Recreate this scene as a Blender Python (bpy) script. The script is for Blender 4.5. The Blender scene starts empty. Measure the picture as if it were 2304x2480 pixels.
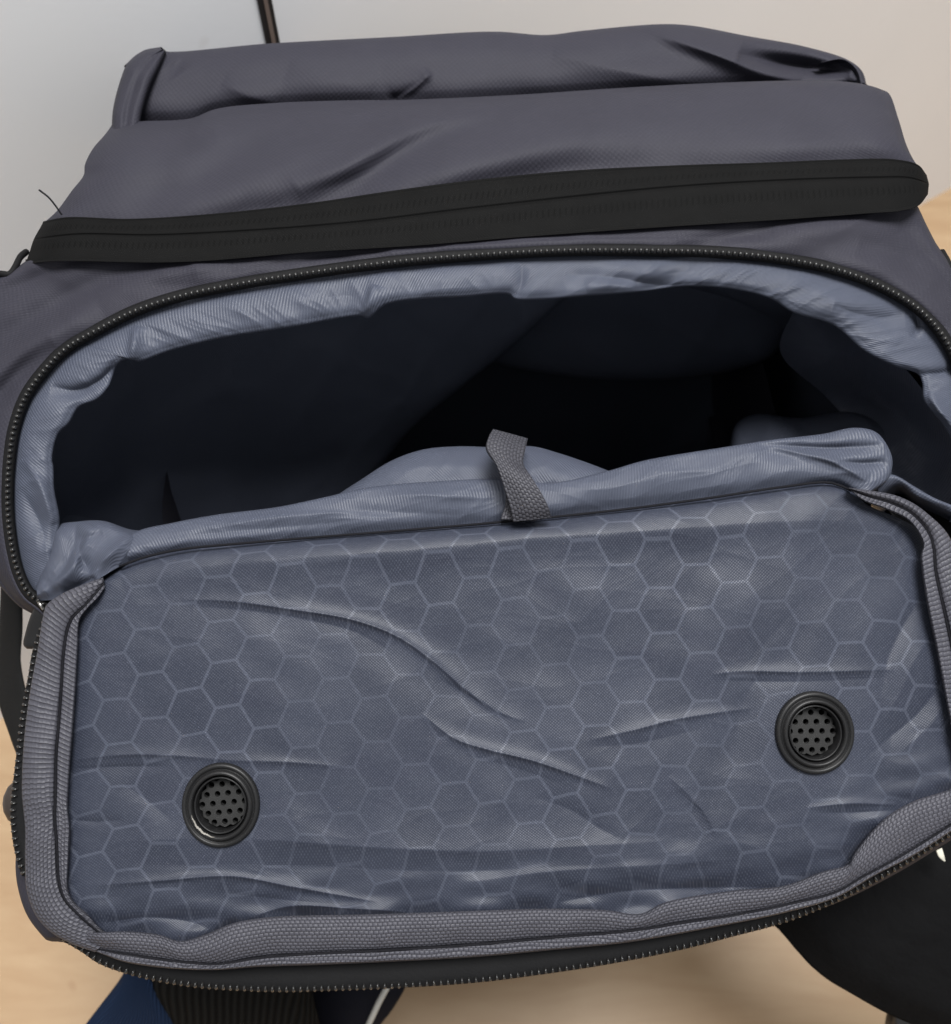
import bpy, math, random
import numpy as np
from mathutils import Vector, Matrix

random.seed(7)
rng = np.random.default_rng(11)
scene = bpy.context.scene

# ------------------------------------------------------------------ camera
PW, PH, FOC = 2304.0, 2480.0, 2300.0          # photograph size and focal length in its pixels
CAM_H, PITCH = 0.80, math.radians(60)          # camera height above the floor, pitch below horizontal
cam_d = bpy.data.cameras.new('camera')
cam = bpy.data.objects.new('camera', cam_d)
scene.collection.objects.link(cam)
cam.location = (0, 0, CAM_H)
cam.rotation_euler = (math.pi / 2 - PITCH, 0, 0)
cam_d.sensor_fit = 'VERTICAL'
cam_d.sensor_height = 36.0
cam_d.sensor_width = 36.0
cam_d.lens = 36.0 * FOC / PH
cam_d.clip_start = 0.01
cam_d.clip_end = 50
cam_d.dof.use_dof = True
cam_d.dof.focus_distance = 0.335
cam_d.dof.aperture_fstop = 12.0
scene.camera = cam

# ------------------------------------------------------------------ light
world = bpy.data.worlds.new('World')
scene.world = world
world.use_nodes = True
bg = world.node_tree.nodes['Background']
bg.inputs[0].default_value = (0.97, 0.985, 1.0, 1)
bg.inputs[1].default_value = 0.54

def area(name, loc, target, size, power, col):
    l = bpy.data.lights.new(name, 'AREA')
    l.shape = 'DISK'
    l.size = size
    l.energy = power
    l.color = col
    o = bpy.data.objects.new(name, l)
    scene.collection.objects.link(o)
    o.location = loc
    o.rotation_euler = (Vector(target) - Vector(loc)).to_track_quat('-Z', 'Y').to_euler()
    return o
area('ceiling_lamp', (0.16, 0.24, 2.25), (0, 0.25, 0.5), 0.7, 58, (1.0, 0.993, 0.98))

vs = scene.view_settings
vs.view_transform = 'Standard'
vs.look = 'None'
vs.exposure = 0.10
vs.gamma = 1.0
vs.use_curve_mapping = False
scene.render.resolution_x = 951
scene.render.resolution_y = 1024

# ------------------------------------------------------------------ geometry helpers
CP, SP = math.cos(PITCH), math.sin(PITCH)
FW = np.array([0, CP, -SP]); UP = np.array([0, SP, CP]); RT = np.array([1.0, 0, 0])
CAM = np.array([0, 0, CAM_H])

def W(p):
    """(n,3) array of (px, py, depth) -> world points"""
    p = np.asarray(p, float)
    x = (p[..., 0] - PW / 2) / FOC * p[..., 2]
    y = -(p[..., 1] - PH / 2) / FOC * p[..., 2]
    return CAM + x[..., None] * RT + y[..., None] * UP + p[..., 2][..., None] * FW

def Wi(V):
    """world points -> (px, py, depth)"""
    R = np.asarray(V, float) - CAM
    d = R @ FW
    return np.stack([PW / 2 + FOC * (R @ RT) / d, PH / 2 - FOC * (R @ UP) / d, d], -1)

def FP(px, py, h=.007):
    """point h above the floor, seen at a pixel"""
    return (px, py, (CAM_H - h) / (SP + CP * (py - PH / 2) / FOC))

def catmull(P, n):
    """smooth curve through rows of P, resampled to n points of even length (measured in the first two columns)"""
    P = np.asarray(P, float)
    if len(P) == 2:
        t = np.linspace(0, 1, 40)[:, None]
        Q = P[0] * (1 - t) + P[1] * t
    else:
        E = np.vstack([2 * P[0] - P[1], P, 2 * P[-1] - P[-2]])
        out = []
        for i in range(1, len(E) - 2):
            p0, p1, p2, p3 = E[i - 1:i + 3]
            d1 = max(np.linalg.norm((p1 - p0)[:2]), 1e-6) ** .5
            d2 = max(np.linalg.norm((p2 - p1)[:2]), 1e-6) ** .5
            d3 = max(np.linalg.norm((p3 - p2)[:2]), 1e-6) ** .5
            m1 = (p2 - p1) + d2 * ((p1 - p0) / d1 - (p2 - p0) / (d1 + d2))
            m2 = (p2 - p1) + d2 * ((p3 - p2) / d3 - (p3 - p1) / (d2 + d3))
            s = np.linspace(0, 1, 24, endpoint=False)[:, None]
            out.append((2 * s**3 - 3 * s**2 + 1) * p1 + (s**3 - 2 * s**2 + s) * m1 + (-2 * s**3 + 3 * s**2) * p2 + (s**3 - s**2) * m2)
        Q = np.vstack(out + [P[-1:]])
    L = np.r_[0, np.cumsum(np.linalg.norm(np.diff(Q[:, :2], axis=0), axis=1))]
    if L[-1] < 1e-6:
        L = np.linspace(0, 1, len(Q))
    t = np.linspace(0, L[-1], n)
    return np.stack([np.interp(t, L, Q[:, k]) for k in range(Q.shape[1])], 1)

def across(rows, nv, ts=None):
    """rows: (r, nu, 3) -> smooth (nv, nu, 3) through the rows"""
    R = np.asarray(rows, float)
    r = len(R)
    ts = np.linspace(0, 1, r) if ts is None else np.asarray(ts, float)
    v = np.linspace(0, 1, nv)
    E = np.concatenate([[2 * R[0] - R[1]], R, [2 * R[-1] - R[-2]]])
    et = np.r_[ts[0] - (ts[1] - ts[0]), ts, ts[-1] + (ts[-1] - ts[-2])]
    out = []
    for q in v:
        i = min(max(np.searchsorted(ts, q, 'right') - 1, 0), r - 2)
        h = ts[i + 1] - ts[i]
        s = (q - ts[i]) / h
        m1 = (E[i + 2] - E[i]) / (et[i + 2] - et[i]) * h
        m2 = (E[i + 3] - E[i + 1]) / (et[i + 3] - et[i + 1]) * h
        out.append((2 * s**3 - 3 * s**2 + 1) * R[i] + (s**3 - 2 * s**2 + s) * m1 + (-2 * s**3 + 3 * s**2) * R[i + 1] + (s**3 - s**2) * m2)
    return np.array(out)

def coons(top, bottom, left, right, nu, nv):
    T = catmull(top, nu); B = catmull(bottom, nu); L = catmull(left, nv); R = catmull(right, nv)
    u = np.linspace(0, 1, nu)[None, :, None]; v = np.linspace(0, 1, nv)[:, None, None]
    C = (1 - u) * (1 - v) * T[0] + u * (1 - v) * T[-1] + (1 - u) * v * B[0] + u * v * B[-1]
    return (1 - v) * T[None] + v * B[None] + (1 - u) * L[:, None] + u * R[:, None] - C

def creases(G, lst, power=1.5, widen=1.0):
    """height in metres over a grid of photo pixels. each crease: (points, width_a, width_b, amplitude)"""
    X = G[..., 0]; Y = G[..., 1]
    H = np.zeros(X.shape)
    for pts, wa, wb, amp in lst:
        c = catmull([(a, b, 0) for a, b in pts], 26)[:, :2]
        best = np.full(X.shape, 1e9); sd = np.zeros(X.shape); tt = np.zeros(X.shape)
        for i in range(len(c) - 1):
            a, b = c[i], c[i + 1]
            d = b - a; L2 = d @ d
            t = np.clip(((X - a[0]) * d[0] + (Y - a[1]) * d[1]) / L2, 0, 1)
            ex = X - a[0] - t * d[0]; ey = Y - a[1] - t * d[1]
            q = ex * ex + ey * ey
            m = q < best
            best[m] = q[m]
            sd[m] = (d[0] * ey - d[1] * ex)[m]
            tt[m] = ((i + t) / (len(c) - 1))[m]
        w = np.where(sd > 0, wb, wa) * widen
        taper = np.clip(np.sin(np.pi * np.clip(tt, 0, 1)), 0, 1) ** 0.7
        dist = np.sqrt(best) / w
        H += amp * taper * np.exp(-dist ** power)
    return H

def waves(X, Y, lo, hi, n=26, seed=1, aniso=0.0, ang=0.0):
    """soft random relief, -1..1"""
    r = np.random.default_rng(seed)
    H = np.zeros(X.shape)
    for _ in range(n):
        lam = lo * (hi / lo) ** r.random()
        a = r.random() * 2 * np.pi if aniso == 0 else ang + r.normal() * aniso
        H += np.sin((X * np.cos(a) + Y * np.sin(a)) * 2 * np.pi / lam + r.random() * 6.28) * (lam / hi) ** .7
    return H / math.sqrt(n) * 1.2

def crinkle(X, Y, lo, hi, n=14, seed=1, aniso=0.0, ang=0.0):
    """sharp-ridged relief of thin creased cloth, about -1..1"""
    r = np.random.default_rng(seed)
    H = np.zeros(X.shape)
    Xw = X + 22 * np.sin(Y / 71 + 1.3 * seed) + 14 * np.sin((X + Y) / 43 + seed)
    Yw = Y + 22 * np.sin(X / 83 + 2.1 * seed) + 12 * np.sin((X - Y) / 51 + seed)
    for _ in range(n):
        lam = lo * (hi / lo) ** r.random()
        a = r.random() * 2 * np.pi if aniso == 0 else ang + r.normal() * aniso
        t = (Xw * np.cos(a) + Yw * np.sin(a)) / lam + r.random() * 9
        m = .5 + .5 * np.sin((Xw * np.cos(a + 1.3) + Yw * np.sin(a + 1.3)) / (lam * .9) + r.random() * 6)   # ridges come and go
        H += (np.exp(-np.abs(((t % 1) - .5)) * 9) - .22) * m * (lam / hi) ** .6
    return H / math.sqrt(n) * 1.6

ORI = np.array([0.0, 0.27, 0.0])
OBJ = {}

def link(name, me, mat, parent):
    o = bpy.data.objects.new(name, me)
    scene.collection.objects.link(o)
    if mat is not None and not me.materials:
        me.materials.append(mat)
    if parent is not None:
        o.parent = parent
    return o

def grid_mesh(name, G, mat, parent, solid=0.0, disp=None, uv=None, closed=False, attr=None, world_pts=False, loc=True, hole=None):
    """G (nv,nu,3): photo px / depth grid (or world points) -> one mesh object. disp: metres toward the camera."""
    G = np.array(G, float)
    nv, nu = G.shape[:2]
    if not world_pts:
        if disp is not None:
            # move along the line of sight
            G[..., 2] -= disp
        V = W(G)
    else:
        V = G
    if uv is None:
        du = np.linalg.norm(np.diff(V, axis=1), axis=2)
        dv = np.linalg.norm(np.diff(V, axis=0), axis=2)
        su = np.concatenate([np.zeros((nv, 1)), np.cumsum(du, 1)], 1)
        u_mean = su.mean(0)
        sv = np.concatenate([np.zeros((1, nu)), np.cumsum(dv, 0)], 0)
        uv = np.stack([np.broadcast_to(u_mean, (nv, nu)), sv], 2)
    idx = np.arange(nv * nu).reshape(nv, nu)
    if closed:
        idx = np.concatenate([idx, idx[:, :1]], 1)
    F = np.stack([idx[:-1, :-1], idx[1:, :-1], idx[1:, 1:], idx[:-1, 1:]], 2).reshape(-1, 4)
    if hole is not None:
        F = F[~hole.reshape(-1)[F].all(1)]
    me = bpy.data.meshes.new(name)
    Vl = (V.reshape(-1, 3) - ORI) if loc else V.reshape(-1, 3)
    me.vertices.add(len(Vl)); me.vertices.foreach_set('co', Vl.ravel())
    me.loops.add(F.size); me.loops.foreach_set('vertex_index', F.ravel().astype(np.int32))
    me.polygons.add(len(F)); me.polygons.foreach_set('loop_start', np.arange(0, F.size, 4).astype(np.int32))
    me.update(calc_edges=True)
    ul = me.uv_layers.new(name='uv')
    ul.data.foreach_set('uv', uv.reshape(-1, 2)[F.ravel()].ravel())
    if attr is not None:
        a = me.attributes.new('weave', 'FLOAT', 'POINT')
        a.data.foreach_set('value', np.asarray(attr, float).ravel())
    me.polygons.foreach_set('use_smooth', np.ones(len(F), bool))
    me.validate()
    o = link(name, me, mat, parent)
    if solid:
        m = o.modifiers.new('solid', 'SOLIDIFY'); m.thickness = solid; m.offset = 0
    return o

def pyd(name, verts, faces, mat, parent, smooth=True, loc=True):
    me = bpy.data.meshes.new(name)
    v = np.asarray(verts, float) - (ORI if loc else 0)
    me.from_pydata([tuple(q) for q in v], [], [tuple(f) for f in faces])
    me.update()
    if smooth:
        me.polygons.foreach_set('use_smooth', np.ones(len(me.polygons), bool))
    return link(name, me, mat, parent)

def tube(name, pts, rad, mat, parent, seg=8, world_pts=False):
    """round cord along photo-pixel/depth points, closed ends"""
    c = catmull(pts, max(24, 6 * len(pts)))
    V = c if world_pts else W(c)
    T = np.gradient(V, axis=0); T /= np.linalg.norm(T, axis=1)[:, None]
    ref = np.array([0.3, 0.2, 0.93])
    N = np.cross(T, ref); N /= np.linalg.norm(N, axis=1)[:, None]
    B = np.cross(T, N)
    rr = np.full(len(V), rad) if np.isscalar(rad) else np.interp(np.linspace(0, 1, len(V)), np.linspace(0, 1, len(rad)), rad)
    a = np.linspace(0, 2 * np.pi, seg, endpoint=False)
    R = V[:, None] + rr[:, None, None] * (np.cos(a)[None, :, None] * N[:, None] + np.sin(a)[None, :, None] * B[:, None])
    verts = R.reshape(-1, 3).tolist(); f = []
    n = len(V)
    for i in range(n - 1):
        for j in range(seg):
            k = (j + 1) % seg
            f.append((i * seg + j, i * seg + k, (i + 1) * seg + k, (i + 1) * seg + j))
    f.append(tuple(range(seg))[::-1]); f.append(tuple((n - 1) * seg + j for j in range(seg)))
    return pyd(name, verts, f, mat, parent)

# ------------------------------------------------------------------ materials
class NT:
    def __init__(s, name):
        s.m = bpy.data.materials.new(name); s.m.use_nodes = True
        s.t = s.m.node_tree; s.b = s.t.nodes['Principled BSDF']
    def n(s, typ, **kw):
        x = s.t.nodes.new(typ)
        for k, v in kw.items():
            if k == 'ins':
                for a, b in v.items():
                    if isinstance(b, bpy.types.NodeSocket): s.t.links.new(b, x.inputs[a])
                    else: x.inputs[a].default_value = b
            else: setattr(x, k, v)
        return x
    def math(s, op, a, b=None, c=None):
        ins = {0: a}
        if b is not None: ins[1] = b
        if c is not None: ins[2] = c
        return s.n('ShaderNodeMath', operation=op, ins=ins).outputs[0]
    def mix(s, f, a, b):
        x = s.n('ShaderNodeMix', data_type='RGBA')
        for k, v in ((0, f), (6, a), (7, b)):
            if isinstance(v, bpy.types.NodeSocket): s.t.links.new(v, x.inputs[k])
            else: x.inputs[k].default_value = v
        return x.outputs[2]
    def set(s, name, v):
        if isinstance(v, bpy.types.NodeSocket): s.t.links.new(v, s.b.inputs[name])
        else: s.b.inputs[name].default_value = v
    def uv(s):
        u = s.n('ShaderNodeUVMap', uv_map='uv')
        sp = s.n('ShaderNodeSeparateXYZ', ins={0: u.outputs[0]})
        return u.outputs[0], sp.outputs[0], sp.outputs[1]
    def obj(s):
        return s.n('ShaderNodeTexCoord').outputs['Object']
    def noise(s, vec, scale, detail=3, rough=.55):
        return s.n('ShaderNodeTexNoise', ins={'Vector': vec, 'Scale': scale, 'Detail': detail, 'Roughness': rough}).outputs[0]
    def ramp(s, f, lo, hi):
        return s.n('ShaderNodeMapRange', ins={0: f, 1: lo, 2: hi, 3: 0.0, 4: 1.0}).outputs[0]
    def bump(s, h, strength, dist):
        x = s.n('ShaderNodeBump', ins={'Strength': strength, 'Distance': dist, 'Height': h})
        s.t.links.new(x.outputs[0], s.b.inputs['Normal'])

def c4(r, g, b): return (r, g, b, 1)

def weave_height(k, u, v, pu, pv):
    a = k.math('SINE', k.math('MULTIPLY', u, 2 * math.pi / pu))
    b = k.math('SINE', k.math('MULTIPLY', v, 2 * math.pi / pv))
    return k.math('MULTIPLY', a, b)

def twill_height(k, u, v, p):
    return k.math('SINE', k.math('MULTIPLY', k.math('ADD', u, k.math('MULTIPLY', v, 0.8)), 2 * math.pi / p))

def mat_shell():
    k = NT('grey_shell_fabric')
    _, u, v = k.uv(); o = k.obj()
    n = k.noise(o, 60, 4)
    fine = k.noise(o, 1400, 2)
    col = k.mix(n, c4(.0215, .0210, .0290), c4(.0280, .0273, .0370))
    w = weave_height(k, u, v, .0021, .0021)
    col = k.mix(k.ramp(w, -.9, .9), k.mix(.5, col, c4(.0195, .0190, .0265)), col)
    k.set('Base Color', col); k.set('Roughness', .66); k.set('Specular IOR Level', .16)
    k.bump(k.math('ADD', k.math('MULTIPLY', w, .6), k.math('MULTIPLY', fine, .5)), .4, .00015)
    return k.m

LIN_A, LIN_B = c4(.040, .0455, .0645), c4(.051, .0575, .080)
HEX_A, HEX_B = c4(.0215, .0255, .0395), c4(.029, .0335, .0495)
def mat_lining():
    k = NT('blue_grey_lining')
    _, u, v = k.uv(); o = k.obj()
    n = k.noise(o, 35, 3)
    tw = twill_height(k, u, v, .0011)
    col = k.mix(n, LIN_A, LIN_B)
    col = k.mix(k.math('MULTIPLY', k.ramp(tw, -1, 1), .28), col, c4(.090, .100, .129))
    k.set('Base Color', col); k.set('Roughness', .46); k.set('Specular IOR Level', .20)
    k.bump(k.math('ADD', tw, k.noise(o, 900, 2)), .4, .00012)
    return k.m

def mat_hex():
    """lining printed with a honeycomb of fine pale lines"""
    k = NT('honeycomb_lining')
    _, u, v = k.uv(); o = k.obj()
    # flat-topped hexagons; row pitch in metres
    S = .0149
    warp = k.n('ShaderNodeTexNoise', ins={'Vector': o, 'Scale': 9.0, 'Detail': 1.0})
    ws = k.n('ShaderNodeSeparateXYZ', ins={0: warp.outputs['Color']})
    X = k.math('ADD', k.math('DIVIDE', v, S), k.math('MULTIPLY', ws.outputs[0], .14))
    Y = k.math('ADD', k.math('DIVIDE', u, S * .955), k.math('MULTIPLY', ws.outputs[1], .14))
    R3 = 1.7320508
    def cell(ox, oy):
        a = k.math('SUBTRACT', k.math('FLOORED_MODULO', k.math('ADD', X, ox), 1.0), .5)
        b = k.math('SUBTRACT', k.math('FLOORED_MODULO', k.math('ADD', Y, oy), R3), R3 / 2)
        return a, b
    a1, b1 = cell(0, 0); a2, b2 = cell(.5, R3 / 2)
    def sq(a, b): return k.math('ADD', k.math('MULTIPLY', a, a), k.math('MULTIPLY', b, b))
    pick = k.math('LESS_THAN', sq(a1, b1), sq(a2, b2))
    def sel(p, q): return k.math('ADD', q, k.math('MULTIPLY', pick, k.math('SUBTRACT', p, q)))
    gx = sel(a1, a2); gy = sel(b1, b2)
    ax = k.math('ABSOLUTE', gx); ay = k.math('ABSOLUTE', gy)
    hd = k.math('MAXIMUM', ax, k.math('ADD', k.math('MULTIPLY', ax, .5), k.math('MULTIPLY', ay, R3 / 2)))
    line = k.n('ShaderNodeMapRange', interpolation_type='SMOOTHSTEP', ins={0: hd, 1: .450, 2: .486, 3: 0.0, 4: 1.0}).outputs[0]
    # broken, faded print
    fade = k.ramp(k.noise(o, 22, 3), .38, .64)
    line = k.math('MULTIPLY', line, k.math('ADD', .45, k.math('MULTIPLY', fade, .55)))
    # every cell slightly its own tone
    idx = k.math('ROUND', k.math('SUBTRACT', X, gx)); idy = k.math('ROUND', k.math('MULTIPLY', k.math('SUBTRACT', Y, gy), 2.0))
    cv = k.n('ShaderNodeCombineXYZ', ins={0: k.math('MULTIPLY', idx, 1.0), 1: idy})
    tone = k.n('ShaderNodeTexWhiteNoise', noise_dimensions='2D', ins={'Vector': cv.outputs[0]}).outputs[0]
    col = k.mix(k.noise(o, 30, 3), HEX_A, HEX_B)
    col = k.mix(k.math('MULTIPLY', k.math('MULTIPLY', tone, .55), k.math('SUBTRACT', 1.0, line)), col, c4(.0155, .0185, .0295))
    w = weave_height(k, u, v, .0011, .0011)
    sp = k.math('POWER', k.ramp(k.math('ADD', w, k.math('MULTIPLY', k.noise(o, 700, 1), 1.2)), .3, 1.6), 2.0)
    col = k.mix(k.math('MULTIPLY', line, .29), col, c4(.095, .105, .137))
    col = k.mix(k.math('MULTIPLY', sp, .17), col, c4(.17, .18, .215))
    k.set('Base Color', col)
    k.set('Roughness', k.math('SUBTRACT', .45, k.math('MULTIPLY', line, .1)))
    k.set('Specular IOR Level', .24)
    k.bump(k.math('ADD', w, k.noise(o, 1100, 2)), .30, .00011)
    return k.m

def mat_tape(name, ca, cb, per=.00165, dist=.0004):
    """grosgrain webbing: ribs across the tape, woven brick-fashion where attribute weave is 1"""
    k = NT(name)
    _, u, v = k.uv(); o = k.obj()
    wv = k.n('ShaderNodeAttribute', attribute_name='weave').outputs['Fac']
    row = k.math('FLOOR', k.math('DIVIDE', v, .00125))
    par = k.math('MULTIPLY', k.math('FLOORED_MODULO', row, 2.0), k.math('MULTIPLY', wv, .5))
    jit = k.math('MULTIPLY', k.noise(o, 180, 2), .5)
    ph = k.math('ADD', k.math('ADD', k.math('DIVIDE', u, per), par), jit)
    rib = k.math('ABSOLUTE', k.math('SINE', k.math('MULTIPLY', ph, math.pi)))
    rib = k.math('POWER', rib, .6)
    cross = k.math('ABSOLUTE', k.math('SINE', k.math('MULTIPLY', k.math('DIVIDE', v, .00125), math.pi)))
    cross = k.math('ADD', k.math('MULTIPLY', k.math('SUBTRACT', 1.0, wv), .75), k.math('MULTIPLY', k.math('POWER', cross, .5), k.math('ADD', .25, k.math('MULTIPLY', wv, .75))))
    h = k.math('MULTIPLY', rib, k.math('MINIMUM', cross, 1.0))
    fz = k.noise(o, 1500, 2)
    col = k.mix(k.noise(o, 80, 3), ca, cb)
    col = k.mix(k.ramp(h, .0, .55), tuple(q * .30 for q in ca[:3]) + (1,), col)
    k.set('Base Color', col); k.set('Roughness', .5); k.set('Specular IOR Level', .25)
    k.bump(k.math('ADD', h, k.math('MULTIPLY', fz, .25)), .8, dist)
    return k.m

def mat_plain(name, col, rough=.5, spec=.4, bump=0, scale=500, var=.25, metal=0, sheen=0):
    k = NT(name); o = k.obj()
    n = k.noise(o, 70, 4)
    k.set('Base Color', k.mix(n, c4(*[q * (1 - var) for q in col]), c4(*[q * (1 + var) for q in col])))
    k.set('Roughness', rough); k.set('Specular IOR Level', spec); k.set('Metallic', metal); k.set('Sheen Weight', sheen)
    if bump: k.bump(k.noise(o, scale, 3), .6, bump)
    return k.m

def mat_zipband():
    k = NT('black_zipper_tape_fabric')
    _, u, v = k.uv(); o = k.obj()
    her = k.math('SINE', k.math('MULTIPLY', k.math('ADD', u, k.math('PINGPONG', v, .0045)), 2 * math.pi / .0011))
    wv = k.n('ShaderNodeAttribute', attribute_name='weave').outputs['Fac']      # 1 along the coil rows
    coil = k.math('MULTIPLY', wv, k.math('SINE', k.math('MULTIPLY', u, 2 * math.pi / .0021)))
    col = k.mix(k.noise(o, 90, 3), c4(.0032, .0032, .0033), c4(.0052, .0052, .0052))
    col = k.mix(k.math('MULTIPLY', k.ramp(coil, -.2, -.8), .5), col, c4(.0008, .0008, .0008))
    k.set('Base Color', col); k.set('Roughness', .7); k.set('Specular IOR Level', .05)
    k.bump(k.math('ADD', k.math('MULTIPLY', her, .4), k.math('MULTIPLY', coil, .35)), .35, .0002)
    return k.m

def mat_wall():
    k = NT('white_wall_paint'); o = k.obj()
    n = k.noise(o, 6, 5, .6)
    col = k.mix(n, c4(.77, .775, .785), c4(.83, .835, .845))
    spots = k.ramp(k.noise(o, 24, 2), .72, .78)
    col = k.mix(k.math('MULTIPLY', spots, .25), col, c4(.35, .26, .2))
    k.set('Base Color', col); k.set('Roughness', .55)
    k.bump(k.noise(o, 300, 3), .12, .0003)
    return k.m

def mat_floor():
    k = NT('pale_wood_floor'); o = k.obj()
    mp = k.n('ShaderNodeMapping', ins={'Vector': o, 'Scale': (5, 26, 1), 'Rotation': (0, 0, math.radians(34))})
    g = k.n('ShaderNodeTexNoise', ins={'Vector': mp.outputs[0], 'Scale': 1.6, 'Detail': 6.0, 'Roughness': .6, 'Distortion': .6}).outputs[0]
    col = k.mix(k.ramp(g, .3, .72), c4(.36, .235, .132), c4(.45, .32, .195))
    blot = k.ramp(k.noise(o, 9, 3), .52, .75)
    col = k.mix(k.math('MULTIPLY', blot, .5), col, c4(.33, .205, .115))
    knot = k.ramp(k.noise(o, 34, 1), .73, .80)
    col = k.mix(k.math('MULTIPLY', knot, .6), col, c4(.25, .13, .06))
    k.set('Base Color', col); k.set('Roughness', .42); k.set('Specular IOR Level', .4)
    k.bump(g, .1, .0008)
    return k.m

def mat_ribknit(name, ca, cb, per=.004):
    k = NT(name); _, u, v = k.uv(); o = k.obj()
    s = k.math('SINE', k.math('MULTIPLY', k.math('ADD', u, k.math('MULTIPLY', v, .35)), 2 * math.pi / per))
    k.set('Base Color', k.mix(k.ramp(s, -1, 1), ca, cb)); k.set('Roughness', .85); k.set('Specular IOR Level', .08)
    k.bump(k.math('ADD', s, k.noise(o, 900, 2)), .7, .0006)
    return k.m

M_SHELL = mat_shell(); M_LIN = mat_lining(); M_HEX = mat_hex()
M_TAPE = mat_tape('grey_grosgrain_tape', c4(.046, .046, .057), c4(.062, .062, .075))
M_PULL = mat_tape('grey_pull_webbing', c4(.040, .040, .049), c4(.056, .056, .066), per=.0018)
M_ZIPB = mat_zipband()
M_BLACK = mat_plain('black_tape', (.006, .006, .0065), .7, .12, .0002, 900)
M_TOOTH = mat_plain('black_zipper_tooth_plastic', (.016, .016, .016), .20, .7)
M_GROM = mat_plain('dark_grey_grommet_plastic', (.011, .011, .0115), .40, .22, .00006, 300)
M_SCREEN = mat_plain('grommet_screen_plastic', (.020, .020, .020), .5, .2)
M_WEB = mat_plain('black_webbing', (.008, .008, .008), .65, .15, .0003, 600)
M_PAD = mat_plain('black_mesh_pad', (.006, .006, .0064), 1.0, .05, .0009, 330)
M_PADRIB = mat_ribknit('black_ribbed_mesh', c4(.003, .003, .003), c4(.011, .011, .0105))
M_BLUE = mat_ribknit('blue_knit', c4(.009, .018, .042), c4(.015, .029, .066), .0024)
M_NAVY = mat_plain('navy_fabric', (.007, .0075, .012), .75, .1, .0004, 400)
M_WHITE = mat_plain('white_piping', (.55, .54, .5), .6, .3)
M_METAL = mat_plain('dark_steel', (.35, .34, .33), .3, .5, metal=1)
M_THREAD = mat_plain('dark_thread', (.007, .007, .009), .8, .1)
M_STRIP = mat_plain('dark_metal_strip', (.02, .017, .015), .4, .5)
M_BRONZE = mat_plain('dull_bronze_strip', (.16, .12, .10), .45, .5)
M_LABELW = mat_plain('off_white_label', (.6, .58, .5), .7, .2)

# ------------------------------------------------------------------ setting: floor and wall
def ray_floor(px, py, z=0.0):
    p = W(np.array([px, py, 1.0])) - CAM
    return CAM + p * ((z - CAM_H) / p[2])

def setting():
    fl = pyd('floor', [(-4, -3, 0), (4, -3, 0), (4, 5, 0), (-4, 5, 0)], [(0, 1, 2, 3)], mat_floor(), None, False, loc=False)
    fl['kind'] = 'structure'
    A = ray_floor(0, 1743); B = ray_floor(2304, 455)
    d = (B - A) / np.linalg.norm(B - A); nrm = np.array([d[1], -d[0], 0])          # toward the room
    a = A - d * 3; b = B + d * 3
    t = -nrm * .1
    top = np.array([0, 0, 2.6])
    v = [a, b, b + t, a + t]; v = v + [q + top for q in v]
    wl = pyd('wall', v, [(0, 1, 5, 4), (1, 2, 6, 5), (2, 3, 7, 6), (3, 0, 4, 7), (4, 5, 6, 7), (3, 2, 1, 0)], mat_wall(), None, False, loc=False)
    wl['kind'] = 'structure'
    # dark upright metal profile on the wall
    def on_wall(px, py):
        p = W(np.array([px, py, 1.0])) - CAM
        s = ((A - CAM) @ nrm) / (p @ nrm)
        return CAM + p * s
    s0 = on_wall(651, 60)
    base = np.array([s0[0], s0[1], 0])
    w_px = np.linalg.norm(on_wall(632, 0) - on_wall(668, 0))
    def bar(name, off, w, h0, h1, depth, mat):
        c = base + d * off
        q = [c - d * w / 2 + nrm * .0005, c + d * w / 2 + nrm * .0005, c + d * w / 2 + nrm * depth, c - d * w / 2 + nrm * depth]
        vv = [p + np.array([0, 0, h0]) for p in q] + [p + np.array([0, 0, h1]) for p in q]
        return pyd(name, vv, [(0, 1, 2, 3), (4, 7, 6, 5), (0, 4, 5, 1), (1, 5, 6, 2), (2, 6, 7, 3), (3, 7, 4, 0)], mat, wl, False, loc=False)
    bar('metal_strip', 0, w_px * .92, .002, 2.2, .0012, M_STRIP)
    bar('strip_inlay', w_px * .03, w_px * .26, .002, 2.2, .0020, M_BRONZE)
setting()

# ------------------------------------------------------------------ the backpack
bag = bpy.data.objects.new('backpack', None)
scene.collection.objects.link(bag)
bag.location = ORI
bag['label'] = 'dark grey travel backpack with its zipped flap folded open showing blue-grey honeycomb lining'
bag['category'] = 'backpack'

def fd(py, px=1152):
    """depth of the plane of the opened flap"""
    return .330 - .010 * (py - 1250) / 1100.0

def fl3(pts, off=0.0):
    return [(x, y, fd(y) + off) for x, y in pts]

# --- curves read off the photograph (photo pixels)
ARCH = [(120, 1478), (100, 1459), (69, 1434), (44, 1384), (27, 1309), (19, 1222), (22, 1122), (35, 1035), (62, 960), (106, 898), (162, 842), (237, 798),
        (324, 754), (436, 717), (586, 686), (773, 657), (973, 632), (1184, 615), (1371, 606), (1559, 606), (1746, 611), (1895, 626), (2045, 658),
        (2157, 704), (2232, 754), (2282, 810), (2310, 860), (2345, 950), (2362, 1060), (2355, 1180), (2320, 1275)]
ARCH_D = .338
def arch3(off=0.0): return [(x, y, ARCH_D + off + .006 * (1 - y / 1480)) for x, y in ARCH]

def offset_curve(C, px):
    """shift a sampled curve sideways by px (positive = right of travel)"""
    T = np.gradient(C[:, :2], axis=0); T /= np.linalg.norm(T, axis=1)[:, None]
    N = np.stack([-T[:, 1], T[:, 0]], 1)
    D = C.copy(); D[:, :2] += N * (px if np.isscalar(px) else np.asarray(px)[:, None])
    return D

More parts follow.
